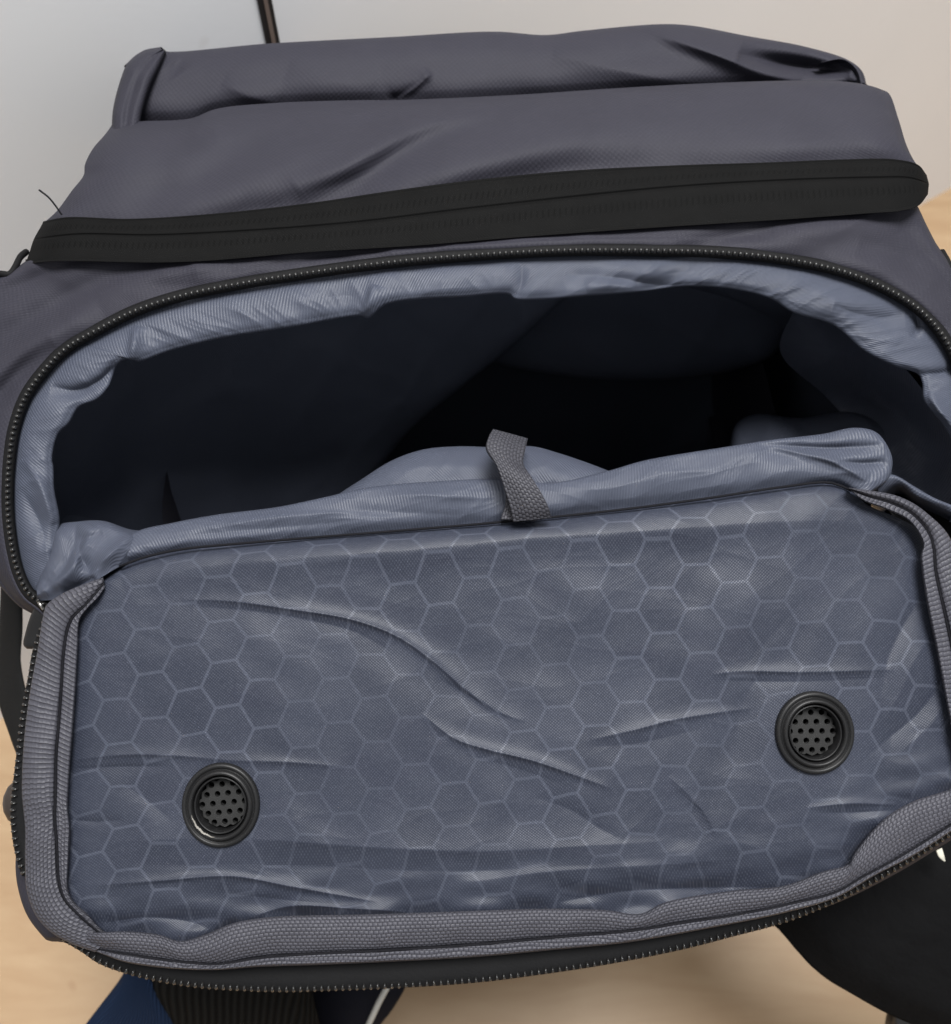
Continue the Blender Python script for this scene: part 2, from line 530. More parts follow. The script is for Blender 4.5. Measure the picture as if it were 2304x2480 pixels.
BAND_UP = [(106, 536), (162, 526), (312, 530), (524, 517), (748, 492), (935, 464), (1122, 439), (1371, 414), (1621, 401), (1870, 393), (2045, 386), (2169, 386), (2225, 400), (2245, 425)]
BAND_LO = [(62, 640), (125, 633), (374, 636), (499, 632), (748, 611), (997, 596), (1247, 576), (1496, 558), (1746, 542), (1933, 530), (2107, 517), (2182, 511), (2225, 498), (2248, 470)]
BAND_MID = [(82, 580), (187, 568), (374, 570), (623, 558), (873, 538), (1122, 508), (1371, 480), (1621, 455), (1870, 439), (2120, 431), (2205, 432), (2250, 445)]

# --- hidden lower body: a soft upright box that stands on the floor
def body():
    n = 96
    a = np.linspace(0, 2 * np.pi, n, endpoint=False)
    def ring(z, hx, y0, y1, p=5):
        cx, cy, hy = 0, (y0 + y1) / 2, (y1 - y0) / 2
        r = (np.abs(np.cos(a)) ** p + np.abs(np.sin(a)) ** p) ** (-1 / p)
        bul = 1 + .015 * np.sin(3 * a + z * 20)
        return np.stack([cx + hx * r * np.cos(a) * bul, cy + hy * r * np.sin(a) * bul, np.full(n, z)], 1)
    R = [ring(.0005, .118, .200, .345), ring(.006, .134, .186, .360), ring(.05, .143, .180, .368), ring(.20, .148, .176, .370),
         ring(.36, .146, .176, .368), ring(.43, .142, .178, .366)]
    G = across(R, 40, [0, .03, .13, .47, .83, 1])
    return grid_mesh('body', G, M_SHELL, bag, closed=True, world_pts=True)
ob = body()
# closed base
pyd('base_panel', [(x, y, .004) for x, y in [(-.115, .205), (.115, .205), (.125, .24), (.125, .31), (.115, .34), (-.115, .34), (-.125, .31), (-.125, .24)]], [tuple(range(8))], M_WEB, bag, False)

# --- upper folded panel (behind the crease)
TOPSIL = [(272, 300), (275, 268), (293, 200), (312, 156), (349, 125), (386, 118), (405, 125), (648, 106), (948, 90), (1197, 77), (1322, 85), (1409, 75), (1596, 59), (1671, 62),
          (1808, 87), (1945, 112), (2045, 143), (2076, 168), (2088, 206)]
CREASE = [(272, 302), (337, 294), (461, 287), (524, 264), (661, 250), (873, 243), (960, 243), (1247, 231), (1496, 215), (1746, 202), (1945, 197), (2045, 200), (2095, 210), (2125, 220)]
def upper_panel():
    nu = 420
    t = catmull([(x, y, .405) for x, y in TOPSIL[3:]], nu)
    top = t.copy(); top[:, 2] = .408
    c = catmull([(x, y, .394) for x, y in CREASE], nu)
    rows = []
    back = top.copy(); back[:, 1] += 60; back[:, 2] += .10; back[:, 0] = 1152 + (back[:, 0] - 1152) * .80
    rows.append(back)
    roll = top.copy(); roll[:, 1] += 12; roll[:, 2] += .016
    rows.append(roll)
    rows.append(top)
    for f, dd in ((.18, .400), (.55, .397), (.85, .397)):
        m = top * (1 - f) + c * f; m[:, 2] = dd; rows.append(m)
    low = c.copy(); low[:, 1] += 16; low[:, 2] = .402; rows.append(low)
    G = across(rows, 150, [0, .12, .22, .36, .66, .88, 1])
    w = np.zeros(G.shape[:2]); v = np.linspace(0, 1, 150)[:, None]
    H = creases(G, [
        ([(960, 240), (1000, 215), (1045, 175)], 22, 9, .0032),
        ([(940, 246), (985, 222), (1030, 185)], 14, 14, -.0028),
        ([(1340, 130), (1500, 170), (1640, 195), (1800, 205)], 60, 30, .0022),
        ([(1560, 70), (1700, 120), (1850, 175), (1940, 197)], 60, 18, .0055),
        ([(1790, 128), (1860, 148), (1930, 160), (2000, 168), (2060, 178)], 30, 20, -.0125),
        ([(540, 200), (600, 232), (680, 250)], 30, 20, .0016),
        ([(420, 150), (440, 175)], 25, 25, -.0015),
        ([(700, 160), (820, 200), (900, 230)], 60, 60, .0012)])
    H += .0006 * waves(G[..., 0], G[..., 1], 90, 420, 22, 3)
    fade = np.clip((v - .12) / .1, 0, 1)
    o = grid_mesh('upper_panel', G, M_SHELL, bag, disp=H * fade * 1.15)
    # folded left corner: a flattened tube of cloth
    L = [(272, 330, .388), (276, 268, .392), (293, 200, .396), (312, 156, .399), (349, 127, .402), (390, 118, .404)]
    Rr = [(335, 330, .386), (345, 268, .390), (365, 205, .393), (382, 170, .396), (396, 140, .400), (402, 124, .404)]
    l = catmull(L, 80); r = catmull(Rr, 80)
    m = (l + r) / 2; m[:, 2] -= .0045
    bl = l.copy(); bl[:, 0] += 6; bl[:, 2] += .02
    bl2 = bl.copy(); bl2[:, 0] += 60; bl2[:, 1] += 60; bl2[:, 2] += .07
    br = r.copy(); br[:, 0] -= 8; br[:, 2] += .014
    q1 = l * .75 + r * .25; q1[:, 2] -= .0055
    q3 = l * .25 + r * .75; q3[:, 2] -= .0055
    G = across([bl2, bl, l, q1, m, q3, r, br], 60)
    grid_mesh('corner_fold', G, M_SHELL, bag, disp=.0005 * waves(G[..., 0], G[..., 1], 40, 140, 12, 5))
    # right end of the roll
    Rr = [(1990, 150, .400), (2045, 143, .400), (2078, 168, .398), (2090, 210, .396), (2092, 260, .40)]
    r = catmull(Rr, 40)
    ins = r.copy(); ins[:, 0] -= 24; ins[:, 1] += 14; ins[:, 2] += .004
    mid = (r + ins) / 2; mid[:, 2] -= .001
    bk = r.copy(); bk[:, 0] -= 14; bk[:, 1] += 12; bk[:, 2] += .05
    G = across([ins, mid, r, bk], 30)
    grid_mesh('corner_fold', G, M_SHELL, bag)
upper_panel()

# --- front panel between the black zipper band and the crease
def front_panel():
    nu = 460
    low = catmull([(x, y + 18, .3475) for x, y in BAND_UP], nu)
    c = catmull([(x, y, .386) for x, y in CREASE], nu)
    # side silhouettes
    LS = catmull([(106, 540, .352), (137, 512, .3535), (175, 461, .357), (203, 424, .360), (206, 399, .363), (224, 362, .368), (256, 324, .376), (272, 302, .386)], 60)
    RS = catmull([(2245, 430, .352), (2213, 387, .354), (2195, 349, .358), (2176, 287, .366), (2151, 224, .376), (2125, 218, .386)], 60)
    nv = 60
    T = catmull([(x, y, .386) for x, y in CREASE], nu)
    B = low
    u = np.linspace(0, 1, nu)[None, :, None]; v = np.linspace(0, 1, nv)[:, None, None]
    L = LS[::-1]; R = RS[::-1]
    C = (1 - u) * (1 - v) * T[0] + u * (1 - v) * T[-1] + (1 - u) * v * B[0] + u * v * B[-1]
    G = (1 - v) * T[None] + v * B[None] + (1 - u) * L[:, None] + u * R[:, None] - C
    # puff the panel toward the viewer, roll back over the crease and at both sides
    bul = np.sin(np.pi * np.clip(v[..., 0] * .9 + .1, 0, 1)) * .004 + 0 * u[..., 0]
    e = np.minimum(u[..., 0], 1 - u[..., 0])
    side = .011 * np.exp(-(e / .02))
    G[..., 2] += side - bul
    # extra rows: roll over the crease and down behind it
    over = []
    for dy, dd in ((70, .055), (34, .022), (8, .006)):
        q = G[0].copy(); q[:, 1] += dy; q[:, 2] += dd; over.append(q)
    G = np.concatenate([np.array(over), G])
    # extra columns: down the flanks
    def flank(col, sgn):
        out = []
        for dx, dd in ((8, .018), (100, .05), (300, .10)):
            q = col.copy(); q[:, 0] += sgn * dx; q[:, 2] += dd; out.append(q)
        return out
    lf = flank(G[:, 0], 1)[::-1]; rf = flank(G[:, -1], -1)
    G = np.concatenate([np.stack(lf, 1), G, np.stack(rf, 1)], 1)
    # refine rows
    G = across(G, 170)
    H = creases(G, [
        ([(190, 560), (280, 499), (474, 430), (623, 349), (810, 299), (960, 260)], 46, 40, -.0042),
        ([(330, 560), (460, 500), (600, 440), (720, 370), (880, 315)], 36, 36, .0024),
        ([(520, 560), (600, 520), (661, 492), (720, 455)], 26, 22, -.0030),
        ([(560, 570), (661, 500), (779, 436), (935, 349), (1060, 290), (1200, 260)], 34, 26, .0046),
        ([(600, 580), (700, 492), (873, 432), (980, 362), (1090, 320), (1240, 290)], 24, 36, -.0046),
        ([(860, 560), (1000, 470), (1150, 405), (1320, 350), (1500, 330)], 50, 40, .0036),
        ([(1000, 540), (1150, 460), (1350, 410), (1600, 385), (1900, 370)], 36, 40, -.0034),
        ([(380, 360), (430, 348), (470, 338), (520, 322)], 24, 18, -.0022),
        ([(1980, 220), (2060, 270), (2130, 330), (2190, 400)], 30, 40, .0022),
        ([(1880, 265), (1960, 255), (2080, 275)], 34, 34, -.0014),
        ([(1200, 262), (1500, 250), (1800, 240), (2050, 240)], 60, 60, .0020),
        ([(1500, 420), (1750, 375), (2000, 350), (2180, 360)], 40, 40, .0016)], power=2.0, widen=1.25)
    H += .0005 * waves(G[..., 0], G[..., 1], 80, 380, 22, 8)
    grid_mesh('front_panel', G, M_SHELL, bag, disp=H * .85)
front_panel()

# --- black reverse-coil zipper band across the bag
def zip_band():
    nu = 700
    up = catmull([(x, y, .3475) for x, y in BAND_UP], nu)
    mid = catmull([(x, y, .3432) for x, y in BAND_MID], nu)
    lo = catmull([(x, y, .3412) for x, y in BAND_LO], nu)
    t0 = up.copy(); t0[:, 1] += 14; t0[:, 2] += .010
    t1 = lo.copy(); t1[:, 1] -= 12; t1[:, 2] += .012
    a = up * .62 + mid * .38; a[:, 2] = .3452
    a2 = up * .86 + mid * .14; a2[:, 2] = .3464
    b = lo * .55 + mid * .45; b[:, 2] = .3414
    b2 = lo * .9 + mid * .1; b2[:, 2] = .3406
    G = across([t0, up, a2, a, mid, b, b2, lo, t1], 140)
    u = np.linspace(0, 1, nu)[None, :]
    e = np.minimum(u, 1 - u)
    G[..., 2] += .012 * np.exp(-e / .012)
    # ends turn round the sides
    def ends(G, sgn, col):
        out = []
        for dx, dd in ((6, .012), (70, .032), (200, .07)):
            q = G[:, col].copy(); q[:, 0] += sgn * dx; q[:, 2] += dd; out.append(q)
        return out
    G = np.concatenate([np.stack(ends(G, 1, 0)[::-1], 1), G, np.stack(ends(G, -1, -1), 1)], 1)
    V = np.linspace(0, 1, 140)[:, None] * np.ones((1, G.shape[1]))
    H = -.0009 * np.exp(-((V - .5) / .008) ** 2)                  # the line where the two tapes meet
    H += .00035 * waves(G[..., 0], G[..., 1], 120, 500, 16, 21)
    coil = np.exp(-((np.abs(V - .5) - .085) / .030) ** 4)
    o = grid_mesh('pocket_zipper', G, M_ZIPB, bag, disp=H, attr=coil)
    # sewing along the tape: a fine dashed thread
    return o
ZB = zip_band()

# --- shell round the opening
OUT = [(135, 1512), (100, 1500), (60, 1478), (-5, 1410), (-70, 1290), (-110, 1130), (-120, 960), (-100, 800), (-60, 700), (0, 667), (40, 656), (75, 630), (140, 608),
       (374, 606), (499, 602), (748, 582), (997, 566), (1247, 546), (1496, 528), (1746, 512), (1933, 500), (2107, 488), (2200, 480),
       (2240, 545), (2268, 598), (2290, 625), (2325, 690), (2380, 800), (2430, 950), (2450, 1100), (2420, 1250), (2370, 1330)]
def opening_shell():
    nu = 560
    A = catmull(arch3(0), nu)
    Ain = offset_curve(A, 10); Ain[:, 2] += .0015
    Aout = offset_curve(A, -16); Aout[:, 2] -= .0005
    # match the outer boundary to the arch by hand-picked pairs
    def matched(pairs):
        # pairs: (arch index fraction, outer x, outer y, depth)
        P = np.array(pairs, float)
        s = np.linspace(0, 1, nu)
        return P
    O = catmull([(x, y, .340) for x, y in OUT], 2000)
    # nearest-progress matching: choose outward-facing sample with monotone progress
    L = np.linspace(0, 1, nu)
    key_a = [0, .10, .22, .30, .40, .55, .70, .80, .86, .93, 1]
    # outer positions for those arch fractions, found by casting outwards from a centre
    cx, cy = 1150, 1150
    def ang(p): return np.arctan2(p[:, 1] - cy, (p[:, 0] - cx) * .62)
    aa = np.unwrap(ang(A)); oo = np.unwrap(ang(O))
    if oo[0] - aa[0] > np.pi: oo -= 2 * np.pi
    if aa[0] - oo[0] > np.pi: oo += 2 * np.pi
    oo = np.maximum.accumulate(oo) + np.linspace(0, 1e-6, len(oo))
    Om = np.stack([np.interp(aa, oo, O[:, k]) for k in range(3)], 1)
    Om[0] = O[0]; Om[-1] = O[-1]
    ker = np.ones(9) / 9
    pad = np.concatenate([np.repeat(Om[:1], 4, 0), Om, np.repeat(Om[-1:], 4, 0)])
    Om = np.stack([np.convolve(pad[:, k], ker, 'valid') for k in range(3)], 1)
    # depth of the outer boundary: tucked under the band at the top, rounding off at the sides
    x, y = Om[:, 0], Om[:, 1]
    topz = np.clip((690 - y) / 50, 0, 1) * np.clip((x + 20) / 120, 0, 1) * np.clip((2235 - x) / 60, 0, 1)
    Om[:, 2] = .352 * (1 - topz) + .3465 * topz
    mids = []
    for f, b in ((.25, -.0018), (.5, -.0024), (.78, -.0012)):
        m = Aout * (1 - f) + Om * f
        m[:, 2] += b * (1 - topz * .6) ; mids.append(m)
    s1 = Om.copy(); s1[:, 2] += .02; s1[:, 0] += -np.sign(x - 1152) * 4 * (1 - topz); s1[:, 1] -= 8 * topz
    s2 = Om.copy(); s2[:, 2] += .06 * (1 - topz) + .03 * topz; s2[:, 0] = 1152 + (s2[:, 0] - 1152) * (.94 + .04 * topz)
    s3 = Om.copy(); s3[:, 2] += .14 * (1 - topz) + .05 * topz; s3[:, 0] = 1152 + (s3[:, 0] - 1152) * (.70 + .27 * topz)
    w4 = W(s3); w5 = w4.copy()
    w5[:, 0] = np.clip(w4[:, 0], -.141, .141); w5[:, 1] = np.clip(w4[:, 1], .182, .36); w5[:, 2] = .33
    s4 = Wi(w5 * (1 - topz[:, None]) + w4 * topz[:, None])
    s4[:, 2] += .006 * topz
    G = across([Ain, Aout] + mids + [Om, s1, s2, s3, s4], 150, [0, .05, .19, .36, .52, .64, .71, .78, .87, 1])
    H = creases(G, [
        ([(-60, 880), (40, 800), (160, 725), (300, 672), (470, 640)], 34, 40, -.0040),
        ([(-80, 960), (0, 900), (80, 835), (150, 790), (240, 745)], 28, 30, .0030),
        ([(-60, 1060), (0, 960), (60, 890), (130, 830)], 26, 26, -.0034),
        ([(150, 770), (240, 715), (380, 672), (560, 640)], 30, 24, .0024),
        ([(600, 668), (700, 640), (800, 622), (950, 608)], 18, 24, -.0022),
        ([(1050, 590), (1250, 600), (1450, 585)], 24, 20, .0012),
        ([(1640, 600), (1720, 585), (1800, 568), (1880, 556)], 20, 18, -.0022),
        ([(1800, 610), (1930, 570), (2060, 548), (2180, 545)], 28, 34, .0024),
        ([(2000, 640), (2120, 640), (2220, 700), (2290, 790)], 34, 34, .0020),
        ([(2080, 600), (2170, 620), (2250, 690)], 26, 26, -.0022),
        ([(300, 690), (420, 690), (520, 680)], 20, 20, -.0012)], power=2.0, widen=1.1)
    H += .0004 * waves(G[..., 0], G[..., 1], 70, 300, 20, 31)
    grid_mesh('opening_shell', G, M_SHELL, bag, disp=H * 1.1)
    return A
A_CURVE = opening_shell()

# --- zipper tape and teeth
def tooth_mesh(name, sx, sy, sz, mat):
    # pointed bead: a chevron-topped lug
    ring = []
    prof = [(1.0, -.6), (1.0, .1), (.72, .62), (.3, .92)]
    verts, faces = [], []
    n = 8
    for r, z in prof:
        for j in range(n):
            a = 2 * math.pi * j / n
            ca, sa = math.cos(a), math.sin(a)
            verts.append((sx * r * math.copysign(abs(ca) ** .8, ca), sy * r * math.copysign(abs(sa) ** .8, sa), sz * z))
    for i in range(len(prof) - 1):
        for j in range(n):
            k = (j + 1) % n
            faces.append((i * n + j, i * n + k, (i + 1) * n + k, (i + 1) * n + j))
    verts.append((0, 0, sz)); t = len(verts) - 1
    b = (len(prof) - 1) * n
    for j in range(n): faces.append((b + j, b + (j + 1) % n, t))
    me = bpy.data.meshes.new(name)
    me.from_pydata(verts, [], faces); me.update()
    me.polygons.foreach_set('use_smooth', np.ones(len(me.polygons), bool))
    me.materials.append(mat)
    return me

TOOTH_UP = tooth_mesh('tooth', .00068, .00085, .0009, M_TOOTH)
TOOTH_LO = tooth_mesh('tooth', .00055, .00125, .0011, M_TOOTH)

def chain(tape, curve, spacing_px, tooth, limit, tilt=0.0, nrm=None):
    C = catmull(curve, 1200)
    L = np.r_[0, np.cumsum(np.linalg.norm(np.diff(C[:, :2], axis=0), axis=1))]
    n = int(L[-1] / spacing_px)
    s = (np.arange(n) + .5) * L[-1] / n
    P = np.stack([np.interp(s, L, C[:, k]) for k in range(3)], 1)
    V = W(P); E = W(np.stack([np.interp(s + 3, L, C[:, k]) for k in range(3)], 1)) - W(np.stack([np.interp(s - 3, L, C[:, k]) for k in range(3)], 1))
    inside = (P[:, 0] > -10) & (P[:, 0] < PW + 10)
    mats = []
    for i in range(n):
        x = Vector(E[i]).normalized()
        z = Vector(-(V[i] - CAM)).normalized() if nrm is None else Vector(nrm)
        y = z.cross(x).normalized(); z = x.cross(y)
        R = Matrix((x, y, z)).transposed().to_4x4()
        if tilt: R = R @ Matrix.Rotation(tilt, 4, 'X')
        R = R @ Matrix.Rotation(random.uniform(-.06, .06), 4, 'Z')
        mats.append((Matrix.Translation(Vector(V[i] - ORI)) @ R, bool(inside[i]), P[i]))
    return mats

def place_teeth(tape, mats, tooth, keep):
    made = 0; rest = []
    for k, (m, ins, p) in enumerate(mats):
        if ins and keep(p):
            o = bpy.data.objects.new('tooth', tooth)
            scene.collection.objects.link(o)
            o.parent = tape; o.matrix_local = m
            made += 1
        else:
            rest.append(m)
    if rest:
        vs_, fs_ = [], []
        tv = [v.co.copy() for v in tooth.vertices]; tf = [tuple(p.vertices) for p in tooth.polygons]
        for m in rest:
            b = len(vs_)
            vs_ += [tuple(m @ v) for v in tv]; fs_ += [tuple(q + b for q in f) for f in tf]
        o = pyd('zipper_teeth', np.array(vs_) + ORI, fs_, M_TOOTH, tape)
        o['kind'] = 'stuff'
    return made

def opening_zipper():
    A = catmull(arch3(-.0016), 700)
    rows = [offset_curve(A, q) for q in (-13, -8, 6, 13)]
    rows[0][:, 2] += .0012; rows[3][:, 2] += .0018
    G = across(rows, 12)
    o = grid_mesh('opening_zipper', G, M_BLACK, bag, solid=.0006)
    mats = chain(o, arch3(-.0026), 14.2, TOOTH_UP, 300)
    n = place_teeth(o, mats, TOOTH_UP, lambda p: not (p[0] < 60 and p[1] > 900) and p[1] < 1000)
    return o, n
ZO, n1 = opening_zipper()

# --- lining lip turned in round the opening
LIP = [(110, 1462), (128, 1380), (136, 1310), (143, 1260), (130, 1185), (128, 1130), (125, 1110), (140, 1050), (165, 1025), (190, 985), (235, 965), (262, 935), (285, 880), (310, 868), (330, 875), (411, 848),
       (536, 817), (698, 792), (873, 763), (892, 768), (935, 736), (1122, 717), (1235, 712), (1247, 722), (1434, 714), (1559, 704), (1658, 692), (1771, 698), (1870, 723), (1920, 754),
       (2020, 786), (2095, 848), (2169, 885), (2225, 905), (2235, 925), (2240, 970), (2282, 1022), (2310, 1072), (2330, 1150), (2300, 1262)]
def lip():
    nu = 900
    A = offset_curve(catmull(arch3(.0030), nu), 10)
    I = catmull([(x, y, .3500) for x, y in LIP], nu * 3)
    # pair by angle about the middle of the opening
    cx, cy = 1150, 1120
    def ang(p): return np.arctan2(p[:, 1] - cy, (p[:, 0] - cx) * .62)
    aa = np.unwrap(ang(A)); ii = np.unwrap(ang(I))
    if ii[0] - aa[0] > np.pi: ii -= 2 * np.pi
    if aa[0] - ii[0] > np.pi: ii += 2 * np.pi
    ii = np.maximum.accumulate(ii) + np.linspace(0, 1e-6, len(ii))
    Im = np.stack([np.interp(aa, ii, I[:, k]) for k in range(3)], 1)
    m1 = A * .7 + Im * .3; m1[:, 2] = A[:, 2] - .0022
    m2 = A * .35 + Im * .65; m2[:, 2] = A[:, 2] - .0030
    m3 = A * .1 + Im * .9; m3[:, 2] = A[:, 2] - .0022
    Im[:, 2] = A[:, 2] + .0008
    b1 = A * .25 + Im * .75; b1[:, 2] = A[:, 2] + .012
    b2 = A * .6 + Im * .4; b2[:, 2] = A[:, 2] + .036
    G = across([A, m1, m2, m3, Im, b1, b2], 110, [0, .2, .42, .64, .74, .84, 1])
    u = np.linspace(0, 1, nu)[None, :]; v = np.linspace(0, 1, 110)[:, None]
    # gathers run across the lip, stronger toward the loose edge
    s = u * 3700
    warp = 60 * np.sin(s / 310) + 90 * v
    H = .0011 * waves(s + warp, v * 160, 110, 520, 26, 44, aniso=.45, ang=0.0) * np.clip(v * 3, 0, 1) * np.clip((1 - v) * 3, 0, 1)
    H += .0012 * crinkle(s + 0 * v, v * 190 + 0 * s, 70, 300, 16, 45, aniso=.5, ang=.25) * np.clip(v * 3, 0, 1)
    H += creases(G, [
        ([(905, 690), (895, 730), (878, 765)], 20, 8, .0030),
        ([(330, 790), (322, 840), (318, 872)], 22, 8, .0030),
        ([(125, 935), (180, 945), (235, 925), (285, 880)], 10, 26, -.0035),
        ([(1266, 640), (1262, 690), (1250, 720)], 12, 12, -.0012),
        ([(1370, 665), (1480, 672), (1600, 690), (1700, 685)], 16, 26, -.0028),
        ([(1420, 700), (1480, 690), (1540, 700)], 20, 16, .0018),
        ([(60, 1110), (100, 1180), (130, 1270)], 20, 14, .0030),
        ([(50, 1180), (90, 1250), (120, 1330)], 16, 20, -.0020),
        ([(2020, 740), (2120, 770), (2190, 765)], 16, 20, -.0024),
        ([(2215, 760), (2222, 790), (2210, 820)], 10, 10, -.0025),
        ([(1830, 680), (1950, 700), (2080, 760), (2180, 830)], 30, 40, .0020),
        ([(2230, 905), (2290, 900), (2330, 870)], 10, 18, -.0030),
        ([(2250, 950), (2280, 1000), (2320, 1040)], 20, 12, .0025)])
    grid_mesh('opening_lining', G, M_LIN, bag, disp=H, solid=.0005)
    return G[-1]
LIP_BACK = lip()

# --- inside of the compartment
def cavity():
    # closed loop: back of the lip, then back of the hinge roll; from there straight down into the bag
    hb = catmull([(2290, 1262, .37), (2200, 1262, .385), (2060, 1255, .392), (1800, 1200, .392), (1400, 1240, .392), (900, 1270, .392), (500, 1330, .388), (250, 1420, .372), (130, 1455, .36)], 160)[1:-1]
    loop = W(np.concatenate([LIP_BACK, hb]))
    cy = .245
    a = np.arctan2(loop[:, 1] - cy, loop[:, 0] * .6)
    def ring(z, hx, y0, y1, p=6, seed=0):
        c, hy = (y0 + y1) / 2, (y1 - y0) / 2
        r = (np.abs(np.cos(a)) ** p + np.abs(np.sin(a)) ** p) ** (-1 / p)
        w = 1 + .012 * np.sin(5 * a + seed) + .008 * np.sin(9 * a - seed * 2)
        return np.stack([hx * r * np.cos(a) * w, c + hy * r * np.sin(a) * w, np.full(len(a), z)], 1)
    R = [loop, loop * .5 + ring(.44, .172, .186, .335, seed=1) * .5, ring(.41, .165, .186, .345, seed=2), ring(.30, .142, .187, .350, seed=3), ring(.18, .132, .190, .346, seed=4), ring(.10, .12, .198, .335, seed=5), ring(.092, .06, .23, .29, seed=5)]
    G = across(R, 70, [0, .08, .2, .48, .77, .94, 1])
    grid_mesh('compartment_lining', G, M_LIN, bag, closed=True, world_pts=True)
    pyd('compartment_floor', [(x, y, .0915) for x, y in [(-.09, .21), (.09, .21), (.10, .25), (.09, .31), (-.09, .31), (-.10, .25)]], [tuple(range(6))], M_LIN, bag, False)
    # sagging lining sheets behind the upper lip
    top = catmull([(70, 1020, .358), (125, 900, .364), (320, 800, .382), (700, 720, .392), (1100, 660, .394), (1440, 640, .394)], 120)
    low = catmull([(80, 1600, .39), (200, 1580, .44), (480, 1460, .50), (800, 1250, .49), (1000, 1020, .46), (1120, 925, .445), (1260, 815, .430), (1400, 690, .410)], 120)
    m = (top + low) / 2; m[:, 2] -= .002
    bk = low.copy(); bk[:, 1] += 6; bk[:, 2] += .03
    G = across([top, m, low, bk], 60)
    grid_mesh('lining_fold', G, M_LIN, bag, disp=.002 * waves(G[..., 0], G[..., 1], 160, 520, 16, 61) + .003 * crinkle(G[..., 0], G[..., 1], 160, 480, 10, 61) + creases(G, [([(1262, 715), (1275, 770), (1280, 830)], 12, 18, .0018)]))
    top = catmull([(1240, 660, .400), (1500, 650, .400), (1700, 640, .400), (1960, 700, .400)], 100)
    low = catmull([(1120, 850, .475), (1250, 880, .475), (1450, 905, .475), (1650, 905, .472), (1800, 880, .465), (1880, 845, .45), (1940, 740, .43)], 100)
    m = (top + low) / 2; m[:, 2] += .004
    bk = low.copy(); bk[:, 1] += 10; bk[:, 2] += .03
    G = across([top, m, low, bk], 50)
    grid_mesh('lining_fold', G, M_LIN, bag, disp=.002 * waves(G[..., 0], G[..., 1], 160, 420, 16, 62) + .003 * crinkle(G[..., 0], G[..., 1], 160, 480, 10, 62))
    # right-hand side wall of lining, and the low pale bulge beside it
    l = catmull([(1930, 735, .40), (1890, 850, .42), (2000, 960, .425), (2070, 1040, .41), (2120, 1130, .39), (2150, 1200, .375)], 80)
    r = catmull([(2030, 770, .365), (2180, 880, .362), (2260, 980, .362), (2320, 1080, .36), (2340, 1180, .356), (2330, 1290, .352)], 80)
    m = (l + r) / 2; m[:, 2] += .006
    G = across([l, m, r], 60)
    grid_mesh('lining_fold', G, M_LIN, bag, disp=.0016 * waves(G[..., 0], G[..., 1], 90, 300, 18, 63) + .0025 * crinkle(G[..., 0], G[..., 1], 120, 380, 10, 63))
    t = catmull([(1765, 1100, .430), (1785, 1030, .428), (1830, 1006, .426), (1940, 1014, .422), (2060, 1000, .415), (2150, 1030, .405)], 70)
    b = catmull([(1800, 1190, .410), (1850, 1180, .405), (1950, 1170, .400), (2050, 1160, .395), (2110, 1160, .390), (2170, 1180, .385)], 70)
    m = t * .6 + b * .4; m[:, 2] -= .004
    bk = t.copy(); bk[:, 1] += 12; bk[:, 2] += .03
    G = across([bk, t, m, b], 40)
    grid_mesh('lining_fold', G, M_LIN, bag, disp=.0012 * waves(G[..., 0], G[..., 1], 60, 200, 12, 64) + .002 * crinkle(G[..., 0], G[..., 1], 80, 260, 10, 64))
cavity()

